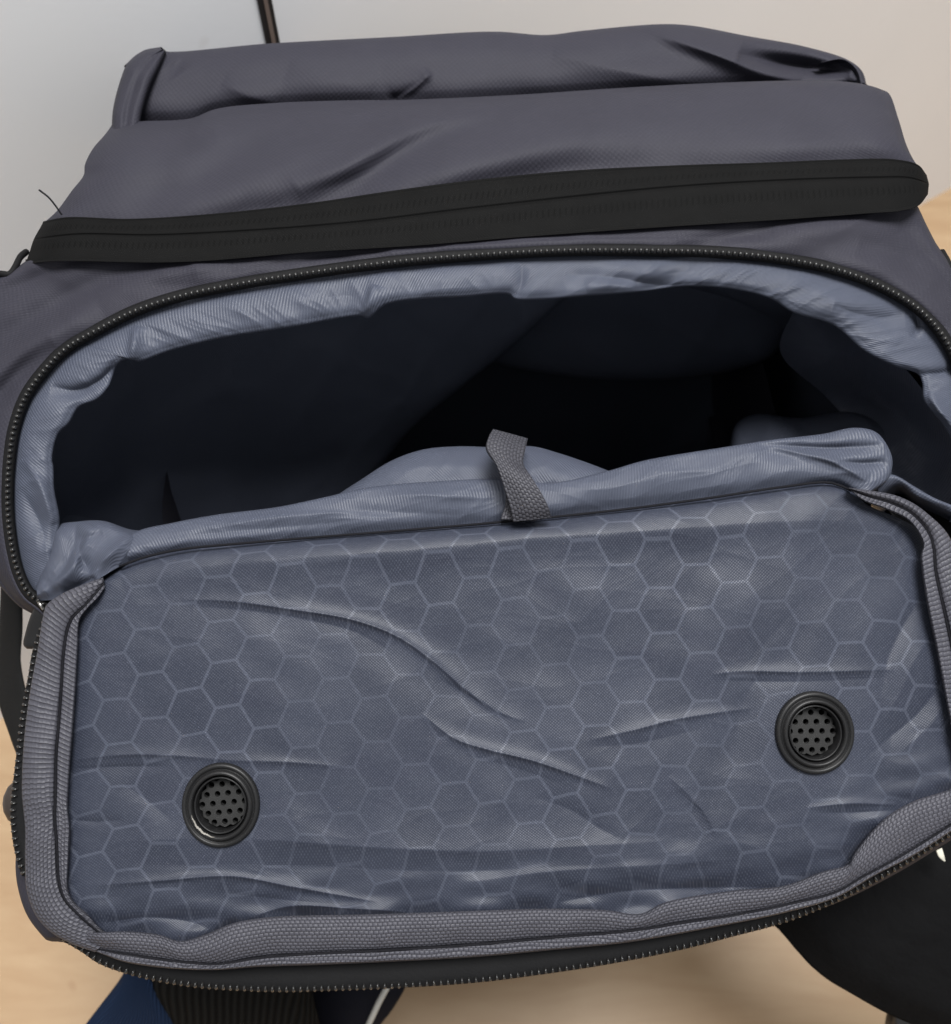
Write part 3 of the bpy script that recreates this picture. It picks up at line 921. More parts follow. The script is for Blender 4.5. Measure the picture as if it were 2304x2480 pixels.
# --- roll of lining along the hinge of the flap
SEAM = [(237, 1404), (290, 1370), (349, 1348), (436, 1329), (623, 1311), (935, 1286), (1152, 1268), (1333, 1251), (1526, 1230), (1713, 1205), (1900, 1177), (2012, 1167), (2062, 1186)]
def hinge_roll():
    nu = 520
    seam = catmull([(x, y + 3, fd(y) + .0060) for x, y in SEAM], nu)
    ridge = catmull([(268, 1362, .334), (290, 1320, .336), (330, 1288, .338), (420, 1266, .339), (523, 1247, .339), (673, 1228, .338), (780, 1206, .338), (900, 1180, .338), (1080, 1165, .338), (1235, 1160, .338), (1330, 1170, .338), (1471, 1141, .338),
                     (1560, 1116, .338), (1746, 1085, .338), (1870, 1066, .338), (1990, 1052, .338), (2069, 1037, .337), (2120, 1048, .336), (2150, 1085, .335), (2160, 1120, .334), (2150, 1160, .333), (2110, 1192, .332)], nu)
    # keep columns upright: pair by x
    def by_x(C, xs):
        o = np.argsort(C[:, 0]); return np.stack([xs, np.interp(xs, C[o, 0], C[o, 1]), np.interp(xs, C[o, 0], C[o, 2])], 1)
    d1 = seam * .75 + ridge * .25; d1[:, 2] -= .0030
    d2 = seam * .45 + ridge * .55; d2[:, 2] -= .0034
    d3 = seam * .15 + ridge * .85; d3[:, 2] -= .0022
    b1 = ridge.copy(); b1[:, 1] += 7; b1[:, 2] += .006
    b2 = ridge.copy(); b2[:, 1] += 70; b2[:, 2] += .055
    G = across([seam, d1, d2, d3, ridge, b1, b2], 100, [0, .16, .36, .56, .68, .8, 1])
    H = creases(G, [
        ([(1830, 1078), (1900, 1080), (2000, 1085), (2140, 1078)], 10, 26, -.0040),
        ([(1850, 1076), (1940, 1098), (2010, 1115), (2060, 1140), (2100, 1165)], 26, 8, .0030),
        ([(2030, 1118), (2080, 1122), (2150, 1118)], 8, 14, -.0030),
        ([(430, 1300), (620, 1282), (850, 1262)], 16, 16, -.0012),
        ([(500, 1275), (700, 1250), (880, 1235)], 12, 14, .0012),
        ([(700, 1235), (850, 1238), (1000, 1242), (1150, 1250)], 16, 20, -.0012),
        ([(930, 1200), (1050, 1198), (1190, 1205)], 18, 14, .0014),
        ([(1360, 1200), (1560, 1165), (1760, 1130)], 30, 30, .0012),
        ([(1500, 1140), (1520, 1120), (1545, 1110)], 10, 8, .0010)])
    H += .0006 * waves(G[..., 0], G[..., 1], 90, 320, 22, 71) + .0010 * crinkle(G[..., 0], G[..., 1] * 1.4, 70, 280, 16, 71, aniso=.6, ang=.9)
    grid_mesh('hinge_lining', G, M_LIN, bag, disp=H)
    # lump of lining rising behind the roll
    t = catmull([(800, 1210, .345), (870, 1165, .348), (950, 1116, .350), (1025, 1090, .352), (1110, 1082, .353), (1200, 1084, .353), (1290, 1082, .352), (1350, 1097, .350), (1420, 1120, .348), (1500, 1150, .345)], 160)
    b = catmull([(820, 1260, .340), (1000, 1235, .340), (1150, 1215, .340), (1300, 1215, .340), (1480, 1200, .340)], 160)
    m = t * .55 + b * .45; m[:, 2] -= .0045
    k1 = t.copy(); k1[:, 1] += 14; k1[:, 2] += .012
    k2 = t.copy(); k2[:, 1] += 60; k2[:, 2] += .05
    G = across([b, m, t, k1, k2], 60, [0, .4, .7, .83, 1])
    H = .0010 * crinkle(G[..., 0], G[..., 1], 70, 240, 12, 75) + creases(G, [([(930, 1150), (1050, 1128), (1200, 1132)], 26, 18, .0014), ([(1280, 1110), (1330, 1135), (1400, 1160)], 20, 26, .0014)]) + .0004 * waves(G[..., 0], G[..., 1], 60, 200, 14, 72)
    grid_mesh('hinge_lining_lump', G, M_LIN, bag, disp=H)
    # bunched lining in the left corner
    t = catmull([(88, 1420, .3405), (118, 1330, .342), (140, 1275, .343), (190, 1264, .342), (250, 1262, .341), (320, 1283, .343), (400, 1285, .349)], 120)
    b = catmull([(92, 1455, .3365), (130, 1452, .334), (165, 1440, .332), (200, 1425, .331), (235, 1405, .3295), (285, 1375, .331), (345, 1350, .339)], 120)
    m = (t + b) / 2; m[:, 2] -= .005
    k = t.copy(); k[:, 1] += 16; k[:, 2] += .02
    G = across([k, t, m, b], 90, [0, .15, .55, 1])
    H = creases(G, [
        ([(190, 1262), (180, 1310), (160, 1370), (110, 1430)], 14, 22, -.0040),
        ([(225, 1270), (200, 1330), (160, 1390), (100, 1435)], 16, 20, .0045),
        ([(250, 1290), (200, 1310), (195, 1345), (225, 1390)], 22, 14, -.0045),
        ([(330, 1290), (280, 1330), (240, 1370), (225, 1400)], 20, 12, .0035),
        ([(150, 1440), (190, 1420), (230, 1398)], 10, 14, -.0030)])
    H += .0006 * waves(G[..., 0], G[..., 1], 40, 140, 18, 73) + .0012 * crinkle(G[..., 0], G[..., 1], 50, 160, 12, 73)
    grid_mesh('corner_lining', G, M_LIN, bag, disp=H)
    # strip of folded lining beside the right corner
    t = catmull([(2120, 1150, .338), (2165, 1150, .336), (2215, 1178, .335), (2262, 1205, .335), (2330, 1232, .335)], 60)
    b = catmull([(2130, 1205, .341), (2175, 1180, .339), (2215, 1205, .338), (2262, 1228, .338), (2330, 1262, .338)], 60)
    m = (t + b) / 2; m[:, 2] -= .003
    k = t.copy(); k[:, 1] += 8; k[:, 2] += .015
    k2 = b.copy(); k2[:, 1] += 20; k2[:, 2] += .02
    G = across([k, t, m, b, k2], 30)
    grid_mesh('corner_lining', G, M_LIN, bag, disp=.0008 * waves(G[..., 0], G[..., 1], 40, 120, 12, 74))
    t = catmull([(2100, 1150, .357), (2215, 1190, .356), (2340, 1235, .354)], 30)
    b = catmull([(2180, 1280, .346), (2240, 1330, .346), (2350, 1400, .346)], 30)
    grid_mesh('inner_flap_tape', across([t, (t + b) / 2, b], 12), M_BLACK, bag, solid=.0008)
hinge_roll()

# --- the flap: inner honeycomb lining
L_IN = [(237, 1404), (204, 1460), (180, 1501), (172, 1566), (166, 1677), (160, 1778), (155, 1853), (150, 1954), (152, 2080), (152, 2155), (170, 2200), (215, 2240), (250, 2262)]
R_IN = [(2062, 1186), (2100, 1222), (2165, 1250), (2225, 1285), (2245, 1340), (2256, 1407), (2270, 1500), (2288, 1575), (2312, 1712), (2330, 1820), (2345, 1900)]
B_IN = [(250, 2262), (312, 2268), (387, 2280), (436, 2295), (499, 2285), (561, 2260), (655, 2240), (748, 2236), (873, 2234), (1152, 2230), (1308, 2222), (1464, 2225), (1551, 2232), (1613, 2205), (1775, 2178), (1900, 2165), (1994, 2131), (2068, 2095), (2106, 2045), (2149, 2000), (2212, 1962), (2304, 1931), (2345, 1900)]
FLAP_CREASES = [
    ([(440, 1452), (560, 1456), (700, 1475), (850, 1500), (960, 1540), (1050, 1602), (1130, 1672), (1200, 1722), (1272, 1747)], 30, 8, .0027),
    ([(470, 1470), (600, 1478), (740, 1500), (860, 1530), (950, 1580)], 12, 50, -.0016),
    ([(1020, 1728), (1100, 1788), (1180, 1815), (1290, 1842), (1400, 1880), (1485, 1912)], 26, 7, .0027),
    ([(1130, 1830), (1250, 1860), (1380, 1905)], 14, 40, -.0012),
    ([(1430, 1792), (1530, 1770), (1640, 1742), (1822, 1715)], 16, 7, .0017),
    ([(1720, 1634), (1800, 1626), (1950, 1628), (2165, 1622)], 20, 6, .0022),
    ([(1740, 1648), (1950, 1650), (2150, 1640)], 6, 16, -.0010),
    ([(230, 2145), (400, 2132), (560, 2122), (720, 2150), (920, 2185)], 30, 14, .0026),
    ([(520, 2160), (700, 2180), (860, 2195)], 12, 30, -.0014),
    ([(250, 2040), (560, 2030), (900, 2052), (1180, 2062), (1430, 2048), (1640, 2035)], 46, 26, .0030),
    ([(300, 2095), (700, 2095), (1100, 2110), (1500, 2090)], 40, 50, -.0022),
    ([(165, 1842), (300, 1828), (420, 1830), (560, 1842), (700, 1846), (840, 1858)], 26, 6, .0020),
    ([(165, 1862), (300, 1856), (420, 1856)], 7, 24, -.0014),
    ([(165, 1985), (230, 1990), (300, 1986)], 14, 10, -.0018),
    ([(300, 1900), (360, 1940), (430, 2000)], 34, 34, -.0016),
    ([(2235, 1440), (2185, 1520), (2150, 1600), (2135, 1690)], 30, 26, -.0018),
    ([(2262, 1530), (2215, 1600), (2180, 1680), (2130, 1760)], 26, 26, .0011),
    ([(2290, 1640), (2230, 1720), (2150, 1790), (2080, 1850)], 30, 30, -.0024),
    ([(2290, 1700), (2250, 1760), (2170, 1830)], 24, 24, .0009),
    ([(1950, 1958), (2060, 1946), (2190, 1950)], 30, 6, .0022),
    ([(1980, 1968), (2100, 1966), (2185, 1962)], 6, 18, -.0014),
    ([(1330, 2190), (1500, 2160), (1700, 2150), (1900, 2148)], 24, 50, -.0050),
    ([(1100, 2140), (1350, 2110), (1600, 2095), (1850, 2075)], 46, 26, .0030),
    ([(250, 2235), (350, 2222), (450, 2230), (520, 2255)], 22, 22, -.0036),
    ([(600, 2225), (700, 2195), (850, 2200), (1000, 2210)], 22, 22, .0020),
    ([(480, 2285), (530, 2255), (580, 2232)], 12, 12, -.0046),
    ([(1420, 1810), (1540, 1800), (1700, 1765)], 14, 40, -.0010),
    ([(1290, 1930), (1380, 1960), (1460, 2010), (1520, 2040)], 24, 30, -.0018),
    ([(1620, 1880), (1700, 1960), (1740, 2030)], 30, 30, .0014),
    ([(1960, 1440), (1850, 1560), (1780, 1640)], 60, 60, -.0014),
    ([(1060, 1640), (1160, 1700), (1240, 1745)], 8, 30, -.0012)]
# long wrinkles are thin sharp ridges; hollows and the folds along the edges stay broad
FLAP_CREASES = [(p, 13, 7, a * .72) if (a > 0 and max(wa, wb) <= 30 and p[0][0] < 2200) else (p, wa, wb, a * .62) for p, wa, wb, a in FLAP_CREASES]
SEAMROLL = [(300, 1420), (450, 1378), (700, 1352), (1000, 1330), (1300, 1300), (1600, 1282), (1900, 1262), (2080, 1265), (2180, 1300)]
GROM = [(536, 1949, 91, 99), (1973, 1774, 93, 98)]
def flap_panel():
    nu, nv = 800, 520
    G = coons([(x, y, 0) for x, y in SEAM], [(x, y, 0) for x, y in B_IN], [(x, y, 0) for x, y in L_IN], [(x, y, 0) for x, y in R_IN], nu, nv)
    G[..., 2] = .330 - .010 * (G[..., 1] - 1250) / 1100.0
    X, Y = G[..., 0], G[..., 1]
    u = np.linspace(0, 1, nu)[None, :]; v = np.linspace(0, 1, nv)[:, None]
    H = creases(G, FLAP_CREASES, power=1.15) * .85
    H += creases(G, [(SEAMROLL, 60, 40, .0030)])
    H += .0012 * waves(X, Y, 300, 900, 18, 81) + .0002 * waves(X, Y, 80, 240, 30, 82)
    H += .0004 * crinkle(X, Y * 1.5, 130, 520, 12, 84, aniso=.5, ang=1.5) * np.clip(np.abs(v - .5) * 2 + .35, 0, 1)
    bottom = np.clip((v - .78) / .22, 0, 1)
    H += bottom * .0012 * waves(X, Y * 2.6, 110, 420, 22, 83)
    # soft padding: the sheet swells off its edges
    e = np.minimum(np.minimum(u, 1 - u) * 2.4, np.minimum(v * 1.5, 1 - v))
    H += .0035 * (1 - np.exp(-e / .06)) - .003
    H -= .0045 * np.exp(-v / .012)
    # pulled flat round the two vents
    for gx, gy, rx, ry in GROM:
        r = np.sqrt(((X - gx) / rx) ** 2 + ((Y - gy) / ry) ** 2)
        k = np.clip((r - 1.0) / 1.0, 0, 1)
        H = H * (.25 + .75 * k) + .0006 * (1 - k)
    V = W(np.stack([X, Y, G[..., 2]], 2))
    # cloth coordinates in metres along the flap, turned with it
    ang = math.radians(-4.0)
    xs = (X - 1152) * .1383e-3; ys = (Y - 1800) * .1383e-3
    U = np.stack([xs * math.cos(ang) + ys * math.sin(ang), -xs * math.sin(ang) + ys * math.cos(ang)], 2) + .5
    U[..., 1] += H * 1.2
    hole = np.zeros(X.shape, bool)
    for gx, gy, rx, ry in GROM:
        hole |= ((X - gx) / rx) ** 2 + ((Y - gy) / ry) ** 2 < .80
    return grid_mesh('flap_lining', G, M_HEX, bag, disp=H, uv=U, hole=hole)
FLAP = flap_panel()

# --- the flap's outer face (seen past the edges)
def flap_shell():
    out = [(215, 1420), (120, 1470), (100, 1530), (80, 1680), (66, 1800), (58, 1900), (52, 2000), (38, 2085), (44, 2150), (66, 2215), (98, 2258), (112, 2272), (150, 2276), (215, 2302), (300, 2335),
           (420, 2362), (600, 2376), (800, 2376), (1000, 2366), (1300, 2340), (1600, 2290), (1850, 2235), (2030, 2180), (2170, 2112), (2290, 2040), (2380, 1980), (2424, 1915), (2420, 1800), (2404, 1660), (2380, 1520), (2345, 1400), (2300, 1310)]
    n = 300
    O = catmull([(x, y, fd(y) + .010) for x, y in out], n)
    top = catmull([(230, 1425, .338), (700, 1330, .338), (1200, 1290, .338), (1800, 1235, .338), (2100, 1250, .338), (2260, 1310, .338)], n)
    c = np.array([1200, 1800, .345])
    rim = O.copy(); rim[:, 0] += (c[0] - rim[:, 0]) * .03; rim[:, 1] += (c[1] - rim[:, 1]) * .03; rim[:, 2] = fd(rim[:, 1]) + .0045
    o2 = O.copy(); o2[:, 0] += (c[0] - o2[:, 0]) * .02; o2[:, 1] += (c[1] - o2[:, 1]) * .02; o2[:, 2] += .010
    o3 = O * .55 + top * .45; o3[:, 2] = fd(o3[:, 1]) + .028
    G = across([rim, O, o2, o3, top], 60, [0, .1, .2, .6, 1])
    grid_mesh('flap_shell', G, M_SHELL, bag, disp=.0008 * waves(G[..., 0], G[..., 1], 60, 240, 16, 91))
flap_shell()

# --- binding tape round the flap
def tape(name, outer, stitch, inner, off, weave, n=1400, lift=.0030, wide_outer=True, seed=0, twist=0.0):
    O = catmull(outer, n); S = catmull(stitch, n); I = catmull(inner, n)
    def d0(C, k): C = C.copy(); C[:, 2] = fd(C[:, 1]) + off + k + C[:, 2]; return C
    if wide_outer:
        a, b = O, I
    else:
        a, b = I, O                       # a = wide side
    w1 = d0(a * .72 + S * .28, -lift * 1.05); w2 = d0(a * .35 + S * .65, -lift * .95); w0 = d0(a * .95 + S * .05, -lift * .55)
    s0 = d0(a * .08 + S * .92, -lift * .45); s1 = d0(S, .0002); s2 = d0(S * .88 + b * .12, -lift * .5)
    n1 = d0(S * .5 + b * .5, -lift * .60); n2 = d0(S * .10 + b * .90, -lift * .5)
    rows = [d0(a, .0035), d0(a, .0), w0, w1, w2, s0, s1, s2, n1, n2, d0(b, .0022)]
    ts = [0, .06, .12, .26, .48, .62, .66, .70, .82, .94, 1]
    G = across(rows, 64, ts)
    v = np.linspace(0, 1, 64)[:, None] * np.ones((1, n)); u = np.linspace(0, 1, n)[None, :] * np.ones((64, 1))
    X, Y = G[..., 0], G[..., 1]
    H = .0008 * waves(X, Y, 90, 360, 22, 100 + seed) + .0005 * crinkle(X, Y, 90, 260, 10, 120 + seed)
    H *= np.clip(1 - np.abs(v - .4) * 1.2, .2, 1)
    o = grid_mesh(name, G, M_TAPE, bag, disp=H, attr=np.broadcast_to(weave, (64, n)) if np.ndim(weave) == 1 else np.full((64, n), weave))
    i = round(.66 * 63)
    P = G[i].copy(); P[:, 2] -= H[i] + .0011
    tube('stitching', P[::6], .00052, M_THREAD, o, 5)
    return o

z3 = lambda pts: [(p[0], p[1], p[2] if len(p) > 2 else 0.0) for p in pts]
LO = z3([(250, 1398, .002), (200, 1416), (151, 1438), (113, 1466), (103, 1501), (93, 1566), (73, 1677), (60, 1778), (54, 1878), (54, 1928), (61, 2004), (61, 2080), (65, 2155), (86, 2215), (121, 2255), (166, 2282), (230, 2306)])
LS = z3([(252, 1412, .002), (228, 1442), (205, 1468), (176, 1496), (163, 1526), (153, 1591), (148, 1677), (142, 1752), (136, 1828), (135, 1903), (133, 1979), (138, 2054), (143, 2130), (156, 2175), (186, 2210), (215, 2236), (262, 2275)])
LI = z3([(254, 1425, .002), (236, 1450), (212, 1474), (194, 1501), (190, 1566), (184, 1677), (177, 1778), (171, 1853), (166, 1954), (171, 2009), (168, 2080), (166, 2155), (181, 2185), (211, 2212), (246, 2250), (290, 2278)])
wl = np.interp(np.linspace(0, 1, 1400), [0, .08, .5, .6, .75, 1], [1, .15, .0, .4, 1, 1])
tape('binding_tape', LO, LS, LI, -.0015, wl, lift=.0021, seed=1)
BU = z3([(150, 2262, .006), (200, 2258, .003), (243, 2258), (312, 2256), (387, 2264), (436, 2279), (499, 2263), (561, 2237), (655, 2221), (748, 2217), (873, 2215), (1152, 2206), (1308, 2201), (1464, 2204), (1551, 2213), (1613, 2185), (1775, 2157), (1900, 2145), (1994, 2111), (2056, 2092), (2068, 2070), (2106, 2020), (2149, 1978), (2212, 1941), (2304, 1911), (2400, 1868)])
BS = z3([(170, 2280, .006), (240, 2300, .003), (340, 2316), (440, 2330), (530, 2335), (623, 2320), (748, 2310), (935, 2301), (1152, 2287), (1339, 2270), (1526, 2254), (1651, 2235), (1775, 2217), (1900, 2192), (2025, 2161), (2087, 2126), (2162, 2086), (2304, 1998), (2400, 1935)])
BO = z3([(168, 2286, .006), (235, 2306, .003), (299, 2329), (374, 2342), (468, 2349), (530, 2349), (623, 2342), (748, 2338), (935, 2330), (1152, 2318), (1339, 2301), (1526, 2282), (1713, 2249), (1900, 2211), (2025, 2174), (2125, 2117), (2212, 2073), (2304, 2014), (2400, 1950)])
tape('binding_tape', BO, BS, BU, -.0035, np.interp(np.linspace(0, 1, 2600), [0, .8, .86, 1], [1, 1, .6, .5]), n=2600, lift=.0026, wide_outer=False, seed=2)
RO = z3([(2056, 1181), (2108, 1188), (2167, 1199), (2216, 1221), (2255, 1251), (2288, 1283), (2306, 1312), (2340, 1400), (2368, 1500), (2392, 1680), (2405, 1860), (2412, 1925)])
RS = z3([(2058, 1184), (2098, 1200), (2158, 1218), (2208, 1243), (2249, 1290), (2262, 1330), (2266, 1380), (2276, 1430), (2292, 1500), (2315, 1620), (2345, 1850), (2362, 1915)])
RI = z3([(2060, 1187), (2090, 1212), (2152, 1236), (2204, 1264), (2236, 1318), (2230, 1345), (2236, 1407), (2250, 1490), (2268, 1575), (2294, 1712), (2325, 1850), (2340, 1905)])
tape('binding_tape', RO, RS, RI, -.0035, np.interp(np.linspace(0, 1, 1200), [0, .3, .5, 1], [.5, .1, .2, 0]), n=1200, lift=.0026, seed=3)

# --- zipper along the loose edge of the flap
CHAIN = [(112, 1500), (96, 1545), (86, 1580), (76, 1640), (66, 1690), (56, 1750), (50, 1808), (44, 1860), (36, 1930), (34, 1980), (40, 2040), (52, 2092), (62, 2120)]
CHAIN2 = [(150, 2268), (200, 2297), (243, 2326), (308, 2350), (395, 2371), (481, 2384), (568, 2390), (676, 2394), (806, 2391), (1000, 2383), (1152, 2372), (1277, 2357), (1464, 2329), (1651, 2292), (1775, 2260), (1900, 2226), (2025, 2176), (2150, 2111), (2243, 2055), (2304, 2014), (2400, 1950)]
def flap_zipper():
    def strip(curve, inner_px, off, n):
        C = catmull([(x, y, fd(y) + off) for x, y in curve], n)
        rows = [offset_curve(C, 6), offset_curve(C, -12), offset_curve(C, -inner_px)]
        rows[1][:, 2] -= .0006; rows[2][:, 2] += .001
        return across(rows, 12)
    o1 = grid_mesh('flap_zipper', strip(CHAIN[:], 40, .004, 200)[::1], M_BLACK, bag, solid=.0008)
    m = chain(o1, [(x, y, fd(y) + .0030) for x, y in CHAIN], 17, TOOTH_LO, 300)
    k1 = place_teeth(o1, m, TOOTH_LO, lambda p: True)
    o2 = grid_mesh('flap_zipper', strip(CHAIN2, 66, .0035, 500), M_BLACK, bag, solid=.0008)
    m = chain(o2, [(x, y, fd(y) + .0022) for x, y in CHAIN2], 17, TOOTH_LO, 300)
    k2 = place_teeth(o2, m, TOOTH_LO, lambda p: True)
    return k1 + k2
n2 = flap_zipper()
print('teeth as parts:', n1, n2)

# --- ventilation grommets
def grommet(gx, gy, rx, ry, dirt):
    dd = fd(gy) - .0012
    c = W(np.array([gx, gy, dd]))
    # axes of the flap plane at the vent
    ex = W(np.array([gx + rx, gy, fd(gy) - .0012])) - c
    ey = W(np.array([gx, gy - ry, fd(gy - ry) - .0012])) - c
    R = (np.linalg.norm(ex) + np.linalg.norm(ey)) / 2
    nz = np.cross(ex, ey); nz /= np.linalg.norm(nz)
    fx = ex / np.linalg.norm(ex); fy = np.cross(nz, fx)
    def pt(r, a, h): return c + fx * (r * math.cos(a)) + fy * (r * math.sin(a) * (np.linalg.norm(ey) / np.linalg.norm(ex))) + nz * h
    prof = [(1.00, -.0014), (1.00, .0006), (.975, .0013), (.93, .0016), (.885, .0014), (.86, .0006), (.845, .0006), (.825, .0016), (.78, .0024), (.73, .0022), (.71, .0010), (.70, -.0014), (.685, -.0016), (.678, .0002), (.67, .0011), (.65, .0014), (.628, .0010), (.62, -.0010), (.615, -.0075)]
    n = 72
    vs_, fs_ = [], []
    for r, h in prof:
        for j in range(n):
            vs_.append(pt(R * r, 2 * math.pi * j / n, h))
    for i in range(len(prof) - 1):
        for j in range(n):
            k = (j + 1) % n
            fs_.append((i * n + j, i * n + k, (i + 1) * n + k, (i + 1) * n + j))
    g = pyd('vent_grommet', vs_, fs_, M_GROM, bag)
    # perforated screen: hexagonal cells, each with a round hole
    pitch = R * .275; hole = R * .076
    vs_, fs_ = [], []
    rot = random.uniform(-.1, .1)
    m = 12
    for q in range(-4, 5):
        for r in range(-4, 5):
            x = pitch * (q + r / 2); y = pitch * r * .866
            if math.hypot(x, y) > R * .72: continue
            b = len(vs_)
            for lay, (kind, h) in enumerate((('hex', -.0030), ('hole', -.0030), ('hole', -.0052))):
                for j in range(m):
                    a = 2 * math.pi * j / m + math.pi / 6
                    if kind == 'hex':
                        # distance to the hexagon's edge in this direction
                        sec = (a - math.pi / 6 + math.pi / 6) % (math.pi / 3) - math.pi / 6
                        rr = pitch / 2 / math.cos(sec)
                        a2 = a - math.pi / 6
                        px_, py_ = x + rr * math.cos(a2), y + rr * math.sin(a2)
                    else:
                        a2 = a - math.pi / 6
                        px_, py_ = x + hole * math.cos(a2), y + hole * math.sin(a2)
                    xx = px_ * math.cos(rot) - py_ * math.sin(rot); yy = px_ * math.sin(rot) + py_ * math.cos(rot)
                    if math.hypot(xx, yy) > R * .625:
                        f = R * .625 / math.hypot(xx, yy); xx *= f; yy *= f
                    vs_.append(c + fx * xx + fy * yy + nz * h)
            for lay in range(2):
                for j in range(m):
                    k = (j + 1) % m
                    fs_.append((b + lay * m + j, b + lay * m + k, b + (lay + 1) * m + k, b + (lay + 1) * m + j))
    s = pyd('vent_screen', vs_, fs_, M_SCREEN, g, False)
    # dark closed cup behind the screen
    vs_ = [pt(R * .62, 2 * math.pi * j / n, -.0075) for j in range(n)]
    pyd('vent_cup', vs_, [tuple(range(n))], M_PAD, g, False)
    if dirt:
        vs_, fs_ = [], []
        k = 26
        for i in range(k):
            a = math.radians(196 + 66 * i / (k - 1)); w = .02 * math.sin(math.pi * i / (k - 1)) * (.8 + .4 * math.sin(i * 2.7)) + .003
            r0 = .72 + .008 * math.sin(i * .9)
            vs_ += [pt(R * (r0 - w), a, .0026), pt(R * (r0 + w), a, .0029)]
        for i in range(k - 1): fs_.append((2 * i, 2 * i + 1, 2 * i + 3, 2 * i + 2))
        pyd('plastic_burr', vs_, fs_, mat_plain('grey_burr', (.2, .19, .17), .7, .3), g)
grommet(*GROM[0], True)
grommet(*GROM[1], False)

# --- webbing pull loop on the hinge
def pull_loop():
    L = [(1243, 1262, .3255), (1238, 1234, .3235), (1223, 1184, .3225), (1204, 1130, .3225), (1178, 1085, .3245), (1183, 1060, .3285), (1193, 1042, .334)]
    R = [(1335, 1252, .3255), (1330, 1232, .3225), (1312, 1195, .3205), (1288, 1160, .3215), (1266, 1125, .3275), (1271, 1090, .332), (1277, 1064, .339)]
    l = catmull(L, 160); r = catmull(R, 160)
    m = (l + r) / 2; m[:, 2] -= .0012
    G = across([l, m, r], 24)
    G = np.transpose(G, (1, 0, 2))
    V = W(G)
    uvg = np.zeros(G.shape[:2] + (2,))
    su = np.r_[0, np.cumsum(np.linalg.norm(np.diff(V[:, 12], axis=0), axis=1))]
    uvg[..., 0] = su[:, None]; uvg[..., 1] = np.linspace(0, .014, 24)[None]
    o = grid_mesh('pull_loop', G, M_PULL, bag, uv=uvg, solid=.0011, attr=np.full(G.shape[:2], .75))
    # the returning half behind
    L = [(1193, 1042, .334), (1210, 1060, .342), (1222, 1150, .338), (1226, 1210, .331), (1213, 1258, .328)]
    R = [(1277, 1064, .339), (1262, 1090, .345), (1270, 1160, .340), (1290, 1215, .332), (1300, 1260, .328)]
    l = catmull(L, 100); r = catmull(R, 100)
    G = np.transpose(across([l, (l + r) / 2, r], 16), (1, 0, 2))
    V = W(G); uvg = np.zeros(G.shape[:2] + (2,))
    uvg[..., 0] = np.r_[0, np.cumsum(np.linalg.norm(np.diff(V[:, 8], axis=0), axis=1))][:, None]; uvg[..., 1] = np.linspace(0, .014, 16)[None]
    grid_mesh('pull_loop_return', G, M_PULL, bag, uv=uvg, solid=.0011, attr=np.full(G.shape[:2], .75))
pull_loop()

# --- straps and fittings
def ribbon(name, L, R, mat, thick, puff=0.0, parent=bag, n=120, m=24, relief=0, seed=0):
    l = catmull(L, n); r = catmull(R, n)
    mid = (l + r) / 2; mid[:, 2] -= puff
    q1 = l * .85 + r * .15; q1[:, 2] -= puff * .75
    q3 = l * .15 + r * .85; q3[:, 2] -= puff * .75
    G = np.transpose(across([l, q1, mid, q3, r], m, [0, .15, .5, .85, 1]), (1, 0, 2))
    H = relief * waves(G[..., 0], G[..., 1], 30, 200, 20, seed) if relief else None
    return grid_mesh(name, G, mat, parent, disp=H, solid=thick)

# black side strap standing off the left flank
ribbon('side_strap', [(-10, 1300, .400), (8, 1392, .402), (6, 1500, .405), (0, 1610, .410), (2, 1690, .412), (25, 1765, .412), (60, 1850, .410), (150, 1960, .40)],
       [(40, 1330, .398), (50, 1430, .400), (54, 1520, .402), (51, 1600, .405), (66, 1680, .407), (100, 1740, .407), (150, 1800, .405), (230, 1880, .398)], M_WEB, .0025, .0015)
ribbon('side_strap', [(-40, 1330, .40), (-20, 1380, .40), (10, 1405, .40)], [(-30, 1280, .395), (0, 1330, .395), (30, 1360, .395)], M_WEB, .003)
# zipper slider with its pull, at the left end of the opening
pu = ribbon('zipper_pull', [(96, 1460, .340), (80, 1490, .341), (66, 1535, .342), (62, 1560, .3425), (70, 1568, .3428)], [(118, 1475, .339), (108, 1505, .340), (104, 1540, .341), (102, 1562, .341), (96, 1568, .3425)], M_GROM, .0016, .0006, n=40, m=10)
tube('zipper_slider', [(93, 1455, .336), (98, 1464, .335), (106, 1476, .3355)], .0006, M_METAL, bag, 8)
# knob of a cord lock beyond the flap's left edge
def knob():
    c = W(np.array([52, 1942, .345])); n = 20; vs_, fs_ = [], []
    prof = [(0, 1), (.35, .93), (.72, .68), (.95, .3), (1, 0), (.95, -.3), (.72, -.68), (.35, -.93), (0, -1)]
    for r, h in prof:
        for j in range(n):
            a = 2 * math.pi * j / n
            vs_.append(c + RT * (.0062 * r * math.cos(a)) + FW * (.0062 * r * math.sin(a)) + UP * (.0085 * h))
    for i in range(len(prof) - 1):
        for j in range(n):
            k = (j + 1) % n; fs_.append((i * n + j, i * n + k, (i + 1) * n + k, (i + 1) * n + j))
    pyd('cord_lock', vs_, fs_, mat_plain('dark_brown_plastic', (.022, .016, .013), .4, .5), bag)
    tube('cord', [(60, 1930, .345), (150, 1900, .36), (300, 1800, .40)], .0012, M_WEB, bag)
knob()

